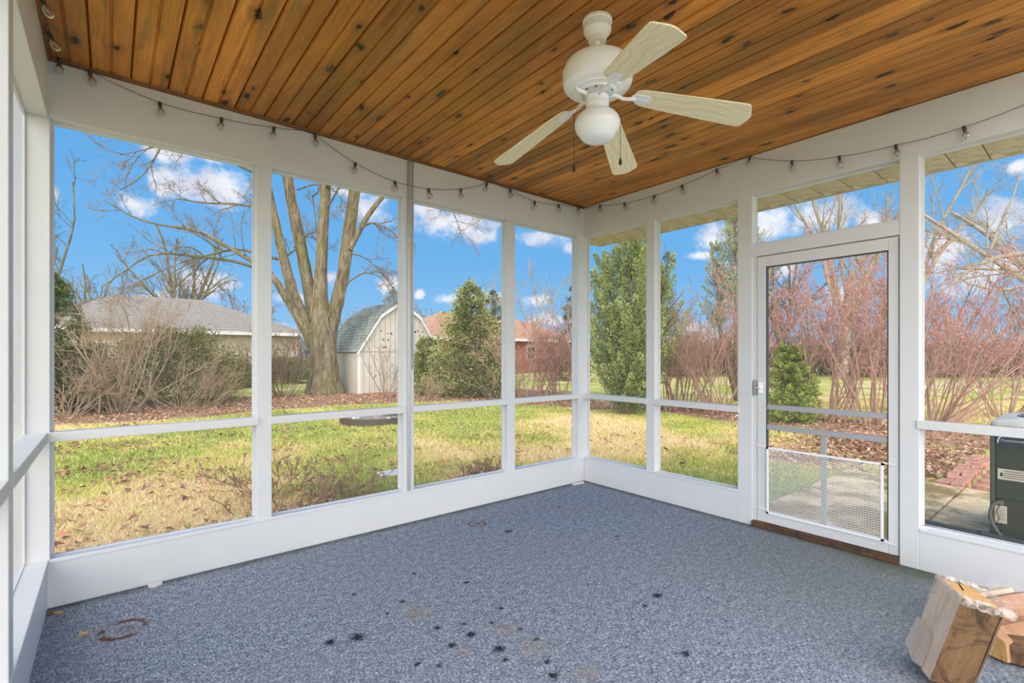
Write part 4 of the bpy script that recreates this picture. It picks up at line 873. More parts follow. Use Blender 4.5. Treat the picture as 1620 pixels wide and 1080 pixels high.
def house(name, label, x0, x1, yf, depth, zE, zR, ridge0, ridge1, wallmat, roofmat, siding, windows, cat='house'):
    t = thing(name, label, cat, ((x0+x1)/2, yf-depth/2, GZ)); yb = yf-depth
    obj('wall', B1((x0, yb, GZ), (x1, yf, zE)), wallmat, t)
    if siding:
        m = MB(); z = GZ+.1
        while z < zE-.05: m.add([(x0, yf+.005, z+.13), (x1, yf+.005, z+.13), (x1, yf+.03, z), (x0, yf+.03, z), (x0, yf, z), (x1, yf, z)], [(3, 2, 1, 0), (5, 2, 3, 4)]); z += .13
        o = obj('siding', m, wallmat, t); o['kind'] = 'stuff'
    e = .5; ym = (yf+yb)/2
    v = [(x0-e, yf+e, zE), (x1+e, yf+e, zE), (x1+e, yb-e, zE), (x0-e, yb-e, zE), (ridge0, ym, zR), (ridge1, ym, zR)]
    rf = obj('roof', MB().add(v, [(0, 1, 5, 4), (1, 2, 5), (2, 3, 4, 5), (3, 0, 4), (3, 2, 1, 0)]), roofmat, t)
    sh = MB(); rows = 18; r = random.Random(1)
    for i in range(rows):
        a, b = i/rows, (i+1)/rows; L = lambda p, q, u: tuple(p[k]+(q[k]-p[k])*u for k in range(3))
        p0, p1 = L(v[0], v[4], a), L(v[1], v[5], a); q0, q1 = L(v[0], v[4], b), L(v[1], v[5], b)
        sh.add([(p0[0], p0[1]+.02, p0[2]+.03), (p1[0], p1[1]+.02, p1[2]+.03), (q1[0], q1[1], q1[2]+.008), (q0[0], q0[1], q0[2]+.008), p0, p1], [(0, 1, 2, 3), (4, 5, 1, 0)])
    obj('shingle_courses', sh, roofmat, rf)['kind'] = 'stuff'
    obj('gutter', B1((x0-e, yf+e-.01, zE-.14), (x1+e, yf+e+.08, zE+.02)), 'house_trim', t)
    obj('fascia', B1((x1+e-.02, yb-e, zE-.14), (x1+e+.02, yf+e, zE+.02)), 'house_trim', t)
    for (wx, w, z0, z1) in windows:
        f = obj('window', B1((wx-w/2, yf, z0), (wx+w/2, yf+.06, z1)), 'house_trim', t)
        for k in (0, 1):
            z2, z3 = z0+.07+k*(z1-z0-.14)/2, z0+.04+(k+1)*(z1-z0-.14)/2
            obj('pane', B1((wx-w/2+.08, yf+.05, z2), (wx+w/2-.08, yf+.067, z3)), 'window_dark', f)
    return t
def build_houses():
    house('house', 'tan sided ranch house with grey hip roof behind the bare shrub', -4.2, 6.4, -24.6, 8.4, 2.42, 4.35, -.2, 3.6, 'house_siding', 'shingle_grey', True, [(4.3, 1.0, .7, 1.9), (1.6, .95, GZ+.05, 2.0)])
    house('house', 'red brick house with orange-brown roof beyond the evergreens', -26.5, -12.3, -25.0, 9, 2.45, 4.6, -22.5, -16.0, 'brick_wall', 'shingle_orange', False, [(-19.0, 1.0, .6, 2.2), (-21.4, .9, .9, 2.0), (-15.0, 1.0, .8, 2.0)])
    house('house', 'low russet house glimpsed far behind the brown shrub', -62, -44, -22, 9, 2.4, 4.0, -58, -48, 'brick_wall', 'shingle_grey', False, [(-52, 1.2, .9, 2.0), (-47.5, 1.2, .9, 2.0)])
build_houses()

# ------------------------------------------------------------------ plants
def norm(a): return a/(np.linalg.norm(a, axis=-1, keepdims=True)+1e-9)
def sprout(P, R, n, lf, ang, m=5, wob=.22, up=.15, t0=.3, rf=.55, rmin=.003, lmin=0, g=rng):
    """grow n side branches from each of the given branches; returns points and radii"""
    Nn, k, _ = P.shape; idx = np.repeat(np.arange(Nn), n); M = len(idx)
    t = t0+(1-t0)*g.random(M)**.8; s = t*(k-1); i0 = np.minimum(s.astype(int), k-2); fr = (s-i0)[:, None]
    a, b = P[idx, i0], P[idx, i0+1]; pos = a+(b-a)*fr; tan = norm(b-a); r0 = (R[idx, i0]*(1-fr[:, 0])+R[idx, i0+1]*fr[:, 0])
    plen = np.linalg.norm(np.diff(P, axis=1), axis=2).sum(1)[idx]
    rv = g.normal(0, 1, (M, 3)); perp = norm(rv-tan*(rv*tan).sum(1, keepdims=True)); an = g.uniform(*ang, M)[:, None]
    d = norm(tan*np.cos(an)+perp*np.sin(an)+np.array([0, 0, up])); L = np.maximum(plen*g.uniform(*lf, M)*(1.15-.6*t), lmin)
    out = np.zeros((M, m, 3)); out[:, 0] = pos; st = (L/(m-1))[:, None]
    for j in range(1, m):
        d = norm(d+g.normal(0, wob, (M, 3))+np.array([0, 0, up*.35])); out[:, j] = out[:, j-1]+d*st
    r1 = np.maximum(r0*rf, rmin); rad = np.maximum(r1[:, None]*np.linspace(1, .35, m)[None], rmin*.7)
    return out, rad
def resample(pts, rad, m=14):
    pts = np.asarray(pts, float); d = np.r_[0, np.cumsum(np.linalg.norm(np.diff(pts, axis=0), axis=1))]; u = np.linspace(0, d[-1], m)
    Q = np.stack([np.interp(u, d, pts[:, i]) for i in range(3)], 1); Q[1:-1] = (Q[:-2]+2*Q[1:-1]+Q[2:])/4
    return Q, np.interp(u, d, rad)
def joined(sets, sides):
    Vs, Fs, n = [], [], 0
    for (P, R), s in zip(sets, sides):
        v, f = tubes(P, R, s); Vs.append(v); Fs.append(f+n); n += len(v)
    return np.concatenate(Vs), np.concatenate(Fs)
def stems(base, n, spread, hgt, r, m=6, lean=(0, 0), wob=.10, g=rng, foot=.15):
    a = g.uniform(0, 2*np.pi, n); th = spread*np.sqrt(g.random(n)); d = np.stack([np.sin(th)*np.cos(a)+lean[0], np.sin(th)*np.sin(a)+lean[1], np.cos(th)], 1); d = norm(d)
    L = hgt*g.uniform(.65, 1.05, n)/np.maximum(d[:, 2], .45)**.5
    P = np.zeros((n, m, 3)); P[:, 0] = np.asarray(base)+np.stack([np.cos(a)*foot*g.random(n), np.sin(a)*foot*g.random(n), np.zeros(n)], 1)
    for j in range(1, m): d = norm(d+g.normal(0, wob, (n, 3))+np.array([0, 0, .05])); P[:, j] = P[:, j-1]+d*(L/(m-1))[:, None]
    R = (r*g.uniform(.6, 1.2, n))[:, None]*np.linspace(1, .35, m)[None]
    return P, R

def build_maple():
    D = 17.4; base = gnd(514, 623)
    t = thing('bare_tree', 'large bare multi-stemmed tree with mossy trunk beside the shed', 'tree', base)
    def path(px, dd=0.0, m=14):                # (x, y, width) rows in the picture carried to the tree's distance
        k = len(px); pts = [at(x, y, D+dd*i/(k-1)) for i, (x, y, w) in enumerate(px)]; rad = [w/2*D/FPX for x, y, w in px]; return resample(pts, rad, m)
    mains = [path([(514, 626, 66), (514, 605, 48), (513, 570, 40), (511, 535, 40), (508, 505, 30), (505, 480, 24), (508, 425, 18), (511, 367, 16), (515, 289, 15), (520, 180, 12), (516, 60, 7), (520, -60, 3)], -.4, 22),
             path([(507, 548, 30), (500, 515, 24), (489, 458, 19), (476, 390, 17), (464, 334, 16), (453, 274, 15), (440, 180, 12), (424, 70, 7), (405, -40, 3)], .5, 20),
             path([(505, 555, 28), (490, 528, 20), (463, 465, 16), (448, 406, 14), (438, 363, 13), (429, 318, 11), (412, 240, 8), (380, 130, 5), (350, 30, 2.5)], -.8, 20),
             path([(503, 560, 24), (484, 520, 16), (456, 476, 13), (444, 457, 11), (428, 430, 9), (395, 410, 7), (350, 385, 5), (310, 362, 4), (255, 357, 3), (210, 345, 2.2), (165, 316, 1.5)], -2.2, 22),
             path([(516, 548, 30), (525, 510, 22), (533, 474, 20), (543, 445, 19), (550, 377, 18), (562, 299, 17), (575, 200, 13), (590, 90, 8), (596, -30, 3)], .2, 20),
             path([(552, 395, 10), (562, 380, 9), (570, 360, 9), (585, 335, 8), (606, 311, 7), (640, 265, 5), (680, 200, 3.5), (720, 120, 2)], .8, 16)]
    limbs = [path([(432, 434, 9), (410, 425, 7), (370, 412, 6), (310, 405, 5), (240, 398, 4), (195, 430, 2.5), (160, 455, 1.5)], -1.5),
             path([(436, 353, 8), (412, 328, 6), (370, 322, 4.5), (320, 321, 3.5), (280, 314, 2)], -1.2), path([(421, 280, 7), (398, 272, 6), (365, 255, 5), (320, 225, 3), (270, 215, 2)], -2),
             path([(360, 90, 6), (300, 150, 5), (255, 230, 4), (238, 265, 3), (215, 290, 2), (190, 300, 1.5)], -2), path([(449, 411, 7), (412, 404, 6), (380, 390, 5), (345, 400, 4), (300, 410, 3), (250, 430, 2), (200, 455, 1.3)], -1.8),
             path([(412, 241, 6), (382, 205, 5), (320, 190, 4), (260, 230, 3), (190, 245, 1.6)], -1.5), path([(572, 360, 5), (590, 350, 4), (620, 365, 3), (650, 400, 2)], -.5), path([(545, 450, 4), (575, 430, 3), (600, 435, 2.4), (625, 470, 1.4)], -.5),
             path([(552, 400, 4), (575, 405, 3), (600, 425, 2.4), (640, 480, 1.4)], .4), path([(640, 262, 4), (690, 290, 3), (720, 340, 2), (735, 390, 1.3)], -.6), path([(700, 150, 4), (720, 250, 3), (760, 300, 2), (775, 350, 1.2)], -.6),
             path([(447, 410, 4), (480, 385, 3), (478, 370, 3), (505, 380, 2)], .2), path([(508, 425, 3.4), (500, 360, 3), (497, 330, 3), (494, 308, 4)], .2), path([(470, 300, 4), (500, 290, 3), (530, 300, 2), (555, 340, 1.2)], -.6)]
    sm = [(P[None], R[None]) for P, R in mains]
    V, F = joined(sm, [12]*len(sm)); npobj('trunk', V, F, 'bark_maple', t, smooth=True)
    g = np.random.default_rng(11)
    lm = [(P[None], R[None]) for P, R in limbs]
    LP = np.stack([P for P, R in limbs]); LR = np.stack([R*.75 for P, R in limbs]); lm = [(P[None], R[None]*.75) for P, R in limbs]
    MP = np.stack([resample(P[6:], R[6:], 14)[0] for P, R in mains]); MR = np.stack([resample(P[6:], R[6:], 14)[1] for P, R in mains])
    s1 = sprout(MP, MR*.5, 9, (.16, .34), (.5, 1.1), 7, .16, .12, .15, .45, .012, g=g)
    b1 = sprout(LP, LR, 9, (.22, .5), (.4, 1.0), 6, .2, .06, .12, .6, .008, g=g)
    s2 = sprout(*s1, 6, (.35, .7), (.4, 1.0), 6, .22, .05, .25, .6, .007, g=g); b2 = sprout(*b1, 6, (.35, .7), (.4, 1.0), 5, .25, .04, .2, .6, .006, g=g)
    s3 = sprout(*s2, 6, (.35, .8), (.4, 1.1), 4, .28, .03, .2, .6, .0045, g=g); b3 = sprout(*b2, 6, (.4, .9), (.4, 1.1), 4, .28, .02, .2, .6, .0045, g=g)
    V, F = joined(lm+[s1, b1], [8]*len(lm)+[6, 6]); npobj('limbs', V, F, 'bark_maple', t, smooth=True)
    V, F = joined([s2, b2, s3, b3], [4, 4, 3, 3]); o = npobj('twigs', V, F, 'bark_twig', t); o['kind'] = 'stuff'
    # pale vine stems clinging to the trunks
    vi = []
    for q in range(130):
        P, R = mains[int(g.integers(0, 5))]; k = int(g.integers(2, 15)); c = P[k]; r = R[k]; a = g.uniform(0, 6.28); pts = []; b = c.copy()
        for j in range(6):
            kk = min(k+j*.45, len(P)-1.01); i0 = int(kk); cc = P[i0]+(P[i0+1]-P[i0])*(kk-i0); rr = (R[i0]+(R[i0+1]-R[i0])*(kk-i0))*1.05; a += g.normal(0, .55)
            pts.append(cc+rr*np.array([math.cos(a), math.sin(a), 0])+np.array([0, 0, g.normal(0, .05)]))
        vi.append(pts)
    v, f = tubes(np.array(vi), np.full((len(vi), 6), .011), 4); npobj('vine', v, f, 'bark_pale', t)['kind'] = 'stuff'
build_maple()

def bare_tree(label, base, hgt, trunk_r, seed, mat='bark_grey', n0=5, group=None, lean=(0, 0), fork=.25, spread=.55, twr=.010, dens=1.0, name='bare_tree'):
    g = np.random.default_rng(seed); base = np.asarray(base, float)
    t = thing(name, label, 'tree', base, group)
    d = norm(np.array([lean[0], lean[1], 1.0])); fk = base+d*hgt*fork
    tr = resample([base, base+d*hgt*fork*.5, fk, fk+d*hgt*.2], [trunk_r*1.35, trunk_r, trunk_r*.8, trunk_r*.55], 8)
    m = stems(fk-d*.3, n0, spread, hgt*(1-fork)*.95, trunk_r*.55, 9, lean, .09, g, trunk_r*.5)
    s1 = sprout(*m, 7, (.25, .5), (.35, .9), 6, .16, .12, .15, .5, twr*1.6, g=g); s2 = sprout(*s1, max(2, int(6*dens)), (.3, .65), (.35, .9), 5, .2, .08, .2, .6, twr, g=g); s3 = sprout(*s2, max(1, int(4*dens)), (.35, .8), (.35, 1.0), 4, .24, .05, .2, .6, twr*.7, g=g)
    V, F = joined([(tr[0][None], tr[1][None]), m], [10, 8]); npobj('trunk', V, F, mat, t, smooth=True)
    V, F = joined([s1, s2, s3], [5, 4, 3]); npobj('branches', V, F, mat, t)['kind'] = 'stuff'
    return t
def copy_tree(t, loc, rz, s, label, group=None):
    r = t.copy(); COL.objects.link(r); r.location = [float(c) for c in loc]; r.rotation_euler = (0, 0, rz); r.scale = (s, s, s); r['label'] = label
    if group: r['group'] = group
    elif 'group' in r: del r['group']
    for ch in t.children: c = ch.copy(); COL.objects.link(c); c.parent = r
    return r
def gd(px, depth): q = at(px, HY, depth); q[2] = GZ; return q
def build_bare_trees():
    bare_tree('slim bare tree with a forked trunk rising beside the arborvitae', gd(74, 18.5), 9.0, .15, 31, 'bark_maple', 3, fork=.30, spread=.5)
    a = bare_tree('bare tree of several upright stems behind the grey roofed house', gd(292, 40), 13.5, .34, 32, 'bark_maple', 7, fork=.20, spread=.42, twr=.014)
    b = bare_tree('thin bare tree beyond the brick house roof', gd(842, 58), 14.5, .20, 33, 'bark_grey', 4, fork=.25, spread=.5, twr=.016)
    copy_tree(b, gd(906, 25), 2.1, .42, 'slender bare sapling rising beside the large juniper')
    copy_tree(b, gd(780, 62), 4.0, .95, 'bare tree top showing above the broad evergreen')
    copy_tree(a, gd(150, 48), 1.0, .85, 'bare tree behind the left end of the grey roof')
    c = bare_tree('tall bare tree with a leaning trunk above the door transom', gd(1330, 27), 13, .27, 35, 'bark_grey', 5, fork=.26, spread=.55, lean=(.05, .10), twr=.012)
    copy_tree(c, gd(1420, 30), 2.4, 1.1, 'big bare forked tree standing behind the pink budded shrubs')
    copy_tree(a, gd(1235, 36), 2.0, .85, 'bare tree of upright stems beyond the thin cedar')
    # the broad limb that reaches in from the right
    d = bare_tree('spreading bare tree reaching over the condenser from the right', gd(1760, 20), 11, .30, 37, 'bark_grey', 5, fork=.2, spread=.9, twr=.011)
    g = np.random.default_rng(5)
    lim = [resample([at(x, y, 18) for x, y in q], r, 12) for q, r in (([(1720, 430), (1650, 400), (1600, 402), (1560, 410), (1530, 430), (1505, 445), (1480, 470)], [.12, .10, .085, .075, .06, .04, .02]), ([(1700, 470), (1620, 450), (1580, 462), (1540, 450), (1510, 440)], [.06, .05, .04, .03, .015]), ([(1560, 412), (1580, 360), (1600, 320), (1615, 270)], [.05, .04, .03, .015]))]
    P = np.stack([q[0] for q in lim]); R = np.stack([q[1] for q in lim]); s1 = sprout(P, R, 9, (.2, .45), (.4, 1.1), 6, .2, .08, .1, .5, .012, g=g); s2 = sprout(*s1, 6, (.4, .8), (.4, 1.1), 5, .25, .04, .2, .6, .007, g=g)
    V, F = joined([(P, R), s1, s2], [8, 5, 3]); npobj('limb', V, F, 'bark_grey', d, smooth=True)
    # rows of distant trees closing the view
    e = bare_tree('bare tree in the distant row beyond the far lawn', gd(1500, 62), 11, .25, 38, 'bark_brown', 7, group='distant bare trees beyond the far lawn', fork=.15, spread=.6, twr=.022, dens=.8)
    r = random.Random(5)
    for k, (px, dp) in enumerate([(1595, 74), (1650, 60), (1440, 70), (1370, 64), (1290, 72), (1210, 66), (1125, 86), (1050, 68), (990, 80), (930, 75), (700, 70), (640, 72), (560, 70), (400, 68), (210, 75)]):
        copy_tree(e, gd(px, dp), r.uniform(0, 6), r.uniform(.75, 1.1), 'bare tree in the distant row beyond the far lawn', 'distant bare trees beyond the far lawn')
build_bare_trees()

def shrub(label, base, hgt, n, spread, seed, mat='bark_brown', lean=(0, 0), r=.02, budcol=None, nbud=0, up=.10, foot=.35, twr=.004, lev=(5, 4, 3), group=None, wob=.1, name='bare_shrub', bs=1.0):
    g = np.random.default_rng(seed); t = thing(name, label, 'shrub', base, group)
    m = stems(base, n, spread, hgt, r, 7, lean, wob, g, foot)
    s1 = sprout(*m, lev[0], (.25, .5), (.25, .7), 5, .16, up, .2, .6, twr*1.5, g=g); s2 = sprout(*s1, lev[1], (.3, .7), (.3, .8), 4, .2, up, .15, .65, twr, g=g)
    sets = [m, s1, s2]; sd = [5, 4, 3]
    if lev[2]: s3 = sprout(*s2, lev[2], (.35, .8), (.3, .9), 3, .22, up*.6, .2, .7, twr*.75, g=g); sets.append(s3); sd.append(3)
    V, F = joined(sets[:2], sd[:2]); npobj('stems', V, F, mat, t)['kind'] = 'stuff'
    V, F = joined(sets[2:], sd[2:]); npobj('twigs', V, F, mat, t)['kind'] = 'stuff'
    if nbud:
        P = sets[-1][0]; i = g.integers(0, len(P), nbud); k = g.integers(1, P.shape[1], nbud); c = P[i, k]; s = g.uniform(.008, .018, nbud)*bs
        d = norm(P[i, k]-P[i, k-1]+g.normal(0, .4, (nbud, 3))); w = norm(np.cross(d, g.normal(0, 1, (nbud, 3)))); V = np.stack([c, c+d*s[:, None]*.9+w*s[:, None]*.5, c+d*(s*2)[:, None], c+d*s[:, None]*.9-w*s[:, None]*.5], 1).reshape(-1, 3)
        cc = np.array(budcol)*g.uniform(.7, 1.3, (nbud, 1)); npobj('buds', V, np.arange(4*nbud).reshape(-1, 4), 'foliage', t, col=np.repeat(cc, 4, 0))['kind'] = 'stuff'
    return t
def build_shrubs():
    shrub('tangled leafless shrub with arching pale twigs before the tan house', gnd(190, 652), 2.85, 26, .85, 51, 'bark_pale', r=.024, foot=.5, twr=.0035, lev=(6, 5, 4), wob=.16)
    shrub('low mass of dry twigs beside the evergreen mound', gnd(290, 648), 1.25, 44, 1.15, 52, 'bark_pale', r=.010, foot=1.0, twr=.003, lev=(5, 4, 2), wob=.2)
    shrub('small sprawling bare bush at the foot of the arborvitae', gnd(110, 660), 1.3, 34, 1.1, 53, 'bark_pale', r=.014, foot=.4, lev=(5, 4, 2), wob=.2)
    shrub('loose bare bush in front of the low hedge by the trunk', gnd(445, 628), 2.1, 30, .7, 54, 'bark_brown', r=.012, foot=.6, twr=.006, lev=(5, 3, 2))
    shrub('spindly sapling clump growing before the shed wall', gnd(612, 632), 1.9, 7, .5, 55, 'bark_brown', r=.012, foot=.2, lev=(4, 3, 0))
    shrub('short dry brush at the foot of the small arborvitae', gnd(668, 634), .8, 40, 1.2, 56, 'bark_pale', r=.008, foot=.6, lev=(4, 3, 0), wob=.2)
    shrub('heap of arching dead canes beside the broad evergreen', gnd(786, 632), 1.25, 24, 1.05, 57, 'bark_pale', r=.012, foot=.5, lev=(4, 3, 0), wob=.24)
    for px, py, h, sd in ((840, 634, 2.1, 58), (885, 632, 2.4, 59)):
        shrub('dense reddish twiggy bush '+('in front of the brick house' if px < 860 else 'between the brick house and the juniper'), gnd(px, py), h, 34, .55, sd, 'bark_red', r=.012, foot=.7, twr=.0045, lev=(5, 4, 2), budcol=(.56, .26, .22), nbud=7000)
    shrub('broad brown thicket of upright stems next to the juniper', gnd(1075, 650), 2.7, 26, .5, 60, 'bark_red', r=.018, foot=.6, twr=.0035, lev=(5, 4, 2))
    shrub('brown upright bush growing under the thin cedar', gnd(1140, 656), 2.6, 24, .5, 61, 'bark_red', r=.018, foot=.5, twr=.0035, lev=(5, 4, 2))
    for px, py, h, sd, nm in ((1228, 652, 3.3, 62, 'pink budded shrub rising behind the round evergreen'), (1310, 668, 3.3, 63, 'tall pink budded shrub with crossing stems right of round evergreen'), (1385, 674, 3.6, 64, 'tallest pink budded shrub beside the door post')):
        shrub(nm, gnd(px, py), h, 20, .52, sd, 'bark_red', r=.018, foot=.35, twr=.0035, lev=(5, 4, 3), budcol=(.62, .29, .27), nbud=11000)
    shrub('wide pink budded shrub leaning outward beyond the condenser', gnd(1485, 672), 3.0, 24, .85, 65, 'bark_red', lean=(-.15, .25), r=.018, foot=.35, twr=.0035, lev=(5, 4, 3), budcol=(.62, .29, .27), nbud=13000)
    shrub('pink budded shrub with slanting canes behind the condenser top', gnd(1590, 662), 2.4, 18, .75, 66, 'bark_red', r=.016, foot=.35, twr=.0035, lev=(5, 4, 3), budcol=(.62, .30, .28), nbud=10000)
    shrub('far pink shrub clump between the door post and condenser shrubs', gnd(1440, 640), 2.6, 22, .6, 67, 'bark_red', r=.016, foot=.5, twr=.005, lev=(5, 4, 2), budcol=(.6, .27, .25), nbud=4000)
    a = shrub('bare brown thicket along the far edge of the lawn', gd(1480, 30), 2.0, 80, .8, 68, 'bark_brown', r=.02, foot=1.8, twr=.014, lev=(5, 4, 0), group='bare thickets along the far edge of the lawn')
    r = random.Random(2)
    for px, dp in [(485, 38), (545, 40), (1515, 32), (1585, 34), (1440, 34), (1360, 31), (1285, 36), (1215, 31), (1140, 36), (1065, 31), (1550, 31), (1620, 33), (1400, 33), (1320, 34), (1250, 33), (1180, 35), (1100, 33), (1030, 36), (1690, 30)]:
        copy_tree(a, gd(px, dp), r.uniform(0, 6), r.uniform(.9, 1.25), 'bare brown thicket along the far edge of the lawn', 'bare thickets along the far edge of the lawn')
    # dry stalks right outside the screens
    shrub('dry broken stalks lying outside the second screen opening', gnd(465, 803), .40, 60, 1.35, 69, 'dry_stalk', r=.007, foot=.5, twr=.004, lev=(4, 3, 0), wob=.35, name='dry_plant', budcol=(.36, .22, .12), nbud=450, bs=1.3)
    shrub('withered brown stalks standing by the post with the conduit', gnd(764, 782), .36, 30, .7, 70, 'dry_stalk', r=.007, foot=.14, twr=.0035, lev=(4, 3, 0), wob=.25, name='dry_plant', budcol=(.36, .22, .12), nbud=150, bs=1.3)
    shrub('thin withered weeds beside the pale stepping stone', gnd(560, 795), .30, 16, .9, 71, 'dry_stalk', r=.004, foot=.2, twr=.002, lev=(3, 0, 0) if False else (3, 2, 0), wob=.2, name='dry_plant')
build_shrubs()

def evergreen(label, base, hgt, rad, seed, dark, light, nclump=260, per=70, shape='cone', clr=.0, sp=(.055, .016), trunk=.08, rise=.6, name='evergreen_shrub', cat='shrub', lobes=0, jag=.25):
    g = np.random.default_rng(seed); base = np.asarray(base, float); t = thing(name, label, cat, base)
    def prof(u):
        if shape == 'cone': return np.clip(1-u, 0, 1)**.72*np.clip(u/.10+.45, 0, 1)
        if shape == 'column': return np.clip(1-u**2.4, 0, 1)**.7*np.clip(u/.15+.6, 0, 1)
        if shape == 'dome': return np.sqrt(np.clip(1-(np.clip(u, 0, 1)*1.0-.32)**2/.47, 0, 1))
        return np.clip(1-u, 0, 1)**.6*np.clip(u/.3+.25, 0, 1)
    # clumps on and inside the outline
    u = g.random(nclump*4); u = u[g.random(len(u)) < prof(u)+.12][:nclump]; n = len(u); a = g.uniform(0, 2*np.pi, n)
    k = 1+jag*np.sin(3*a+g.uniform(0, 6))*.5+jag*g.normal(0, .55, n); inner = np.where(g.random(n) < .28, g.uniform(.25, .7, n), g.uniform(.78, 1.0, n))
    rr = rad*prof(u)*k*inner
    if lobes:                                  # separate leaders at the top
        la = np.linspace(0, 2*np.pi, lobes, endpoint=False)+.4; lx = rad*.38*np.cos(la); ly = rad*.38*np.sin(la); w = g.integers(0, lobes, n); lh = g.uniform(.72, 1, lobes)
        hi = u > .45; rr = np.where(hi, rr*.55, rr); ox = np.where(hi, lx[w]*(1-(u-.45)*.6), 0); oy = np.where(hi, ly[w]*(1-(u-.45)*.6), 0); u = np.where(hi, .45+(u-.45)*lh[w], u)
    else: ox = oy = 0
    c = base+np.stack([rr*np.cos(a)+ox, rr*np.sin(a)+oy, clr*hgt+u*hgt*(1-clr)], 1)
    out = norm(np.stack([np.cos(a), np.sin(a), np.full(n, rise)], 1)); cs = rad*.20*(.75+.5*g.random(n))*(.55+.6*prof(u))
    m = n*per; ci = np.repeat(np.arange(n), per); off = g.normal(0, .5, (m, 3))*cs[ci][:, None]; off += out[ci]*(g.random(m)**.7*1.1-.2)[:, None]*cs[ci][:, None]*1.3
    p = c[ci]+off; p[:, 2] = np.maximum(p[:, 2], base[2]+.02)
    d = norm(out[ci]+g.normal(0, .55, (m, 3))+norm(off+1e-6)*.5); w = norm(np.cross(d, g.normal(0, 1, (m, 3)))); L = (sp[0]*g.uniform(.6, 1.5, m))[:, None]; W = (sp[1]*g.uniform(.7, 1.3, m))[:, None]
    V = np.stack([p-w*W*.5, p+d*L*.6-w*W, p+d*L, p+d*L*.6+w*W, p+w*W*.5], 1)
    ctint = g.random(n)**1.1; col = np.array(dark)+(np.array(light)-np.array(dark))*np.clip(ctint[ci]*.65+g.random(m)*.45, 0, 1)[:, None]; col *= g.uniform(.8, 1.2, (m, 1))
    F = (np.arange(m)[:, None]*5+np.arange(5)[None]); npobj('foliage', V.reshape(-1, 3), F, 'foliage', t, col=np.repeat(np.clip(col, 0, 1), 5, 0))['kind'] = 'stuff'
    tr = resample([base-np.array([0, 0, .02]), base+np.array([.02, .02, hgt*.5]), base+np.array([0, 0, hgt*.92])], [trunk, trunk*.65, trunk*.15], 6)
    br = sprout(tr[0][None], tr[1][None], 40, (.15, .34), (.7, 1.3), 4, .12, .2, .06+clr, .5, .008, g=g)
    V, F = joined([(tr[0][None], tr[1][None]), br], [8, 4]); npobj('trunk', V, F, 'bark_brown', t, smooth=True)
    return t
def plumed(label, base, leaders, seed, dark, light, nplume=240, per=190, rad=1.2, sp=(.045, .011), elev=(.5, 1.1), prof=.62, low=.06, width=.13, trunk=.10, name='juniper', cat='tree', droop=0.0, lenv=(.7, 1.2)):
    """evergreen made of tapering feathery side branches; leaders = (dx, dy, height, share of radius)"""
    g = np.random.default_rng(seed); base = np.asarray(base, float); t = thing(name, label, cat, base)
    Vs, Cs, tr = [], [], []
    for dx, dy, h, sh in leaders:
        n = int(nplume*sh); u = low+(1-low)*g.random(n)**1.35; a = g.uniform(0, 2*np.pi, n); Rr = rad*sh**.5*np.clip(1-u, .02, 1)**prof*np.clip((u-low)/.12+.55, 0, 1); L = Rr*g.uniform(*lenv, n)+.12
        e = g.uniform(*elev, n)+u*.25; d = np.stack([np.cos(a)*np.cos(e), np.sin(a)*np.cos(e), np.sin(e)], 1); L = L/np.maximum(np.cos(e), .5)*.85
        o = base+np.stack([dx*np.minimum(1, u*2.2), dy*np.minimum(1, u*2.2), np.maximum(u*h-L*np.sin(e)*.5, .05)], 1)
        m = n*per; ci = np.repeat(np.arange(n), per); s = .12+.88*g.random(m)**.75; rv = g.normal(0, 1, (m, 3)); dd = d[ci]; rv = norm(rv-dd*(rv*dd).sum(1, keepdims=True))
        w = width*np.clip(L/.6, .5, 1.3)[ci]*(np.clip(1-s, 0, 1)**.6+.12)*np.sqrt(g.random(m))
        p = o[ci]+dd*(L[ci]*s)[:, None]+rv*w[:, None]; p[:, 2] += (s**2)*(.12-droop)*L[ci]; p[:, 2] = np.maximum(p[:, 2], base[2]+.02)
        dv = norm(dd*.9+rv*.75+np.array([0, 0, .25-droop*1.6])+g.normal(0, .3, (m, 3))); wv = norm(np.cross(dv, g.normal(0, 1, (m, 3)))); Ls = (sp[0]*g.uniform(.6, 1.4, m))[:, None]; W = (sp[1]*g.uniform(.7, 1.3, m))[:, None]
        Vs.append(np.stack([p-wv*W*.5, p+dv*Ls*.6-wv*W, p+dv*Ls, p+dv*Ls*.6+wv*W, p+wv*W*.5], 1).reshape(-1, 3))
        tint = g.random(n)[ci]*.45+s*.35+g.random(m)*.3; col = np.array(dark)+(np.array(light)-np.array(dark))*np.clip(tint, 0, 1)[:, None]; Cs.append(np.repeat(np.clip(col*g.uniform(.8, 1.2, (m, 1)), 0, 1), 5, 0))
        tr.append(resample([base-np.array([0, 0, .02]), base+np.array([dx*.9, dy*.9, h*.45]), base+np.array([dx, dy, h*.93])], [trunk, trunk*.6, trunk*.12], 8))
    V = np.concatenate(Vs); npobj('foliage', V, np.arange(len(V)).reshape(-1, 5), 'foliage', t, col=np.concatenate(Cs))['kind'] = 'stuff'
    P = np.stack([q[0] for q in tr]); Rd = np.stack([q[1] for q in tr]); br = sprout(P, Rd, 30, (.12, .28), (.5, 1.1), 4, .12, .2, max(low, .05), .5, .008, g=g)
    V, F = joined([(P, Rd), br], [8, 4]); npobj('trunk', V, F, 'bark_brown', t, smooth=True)
    return t
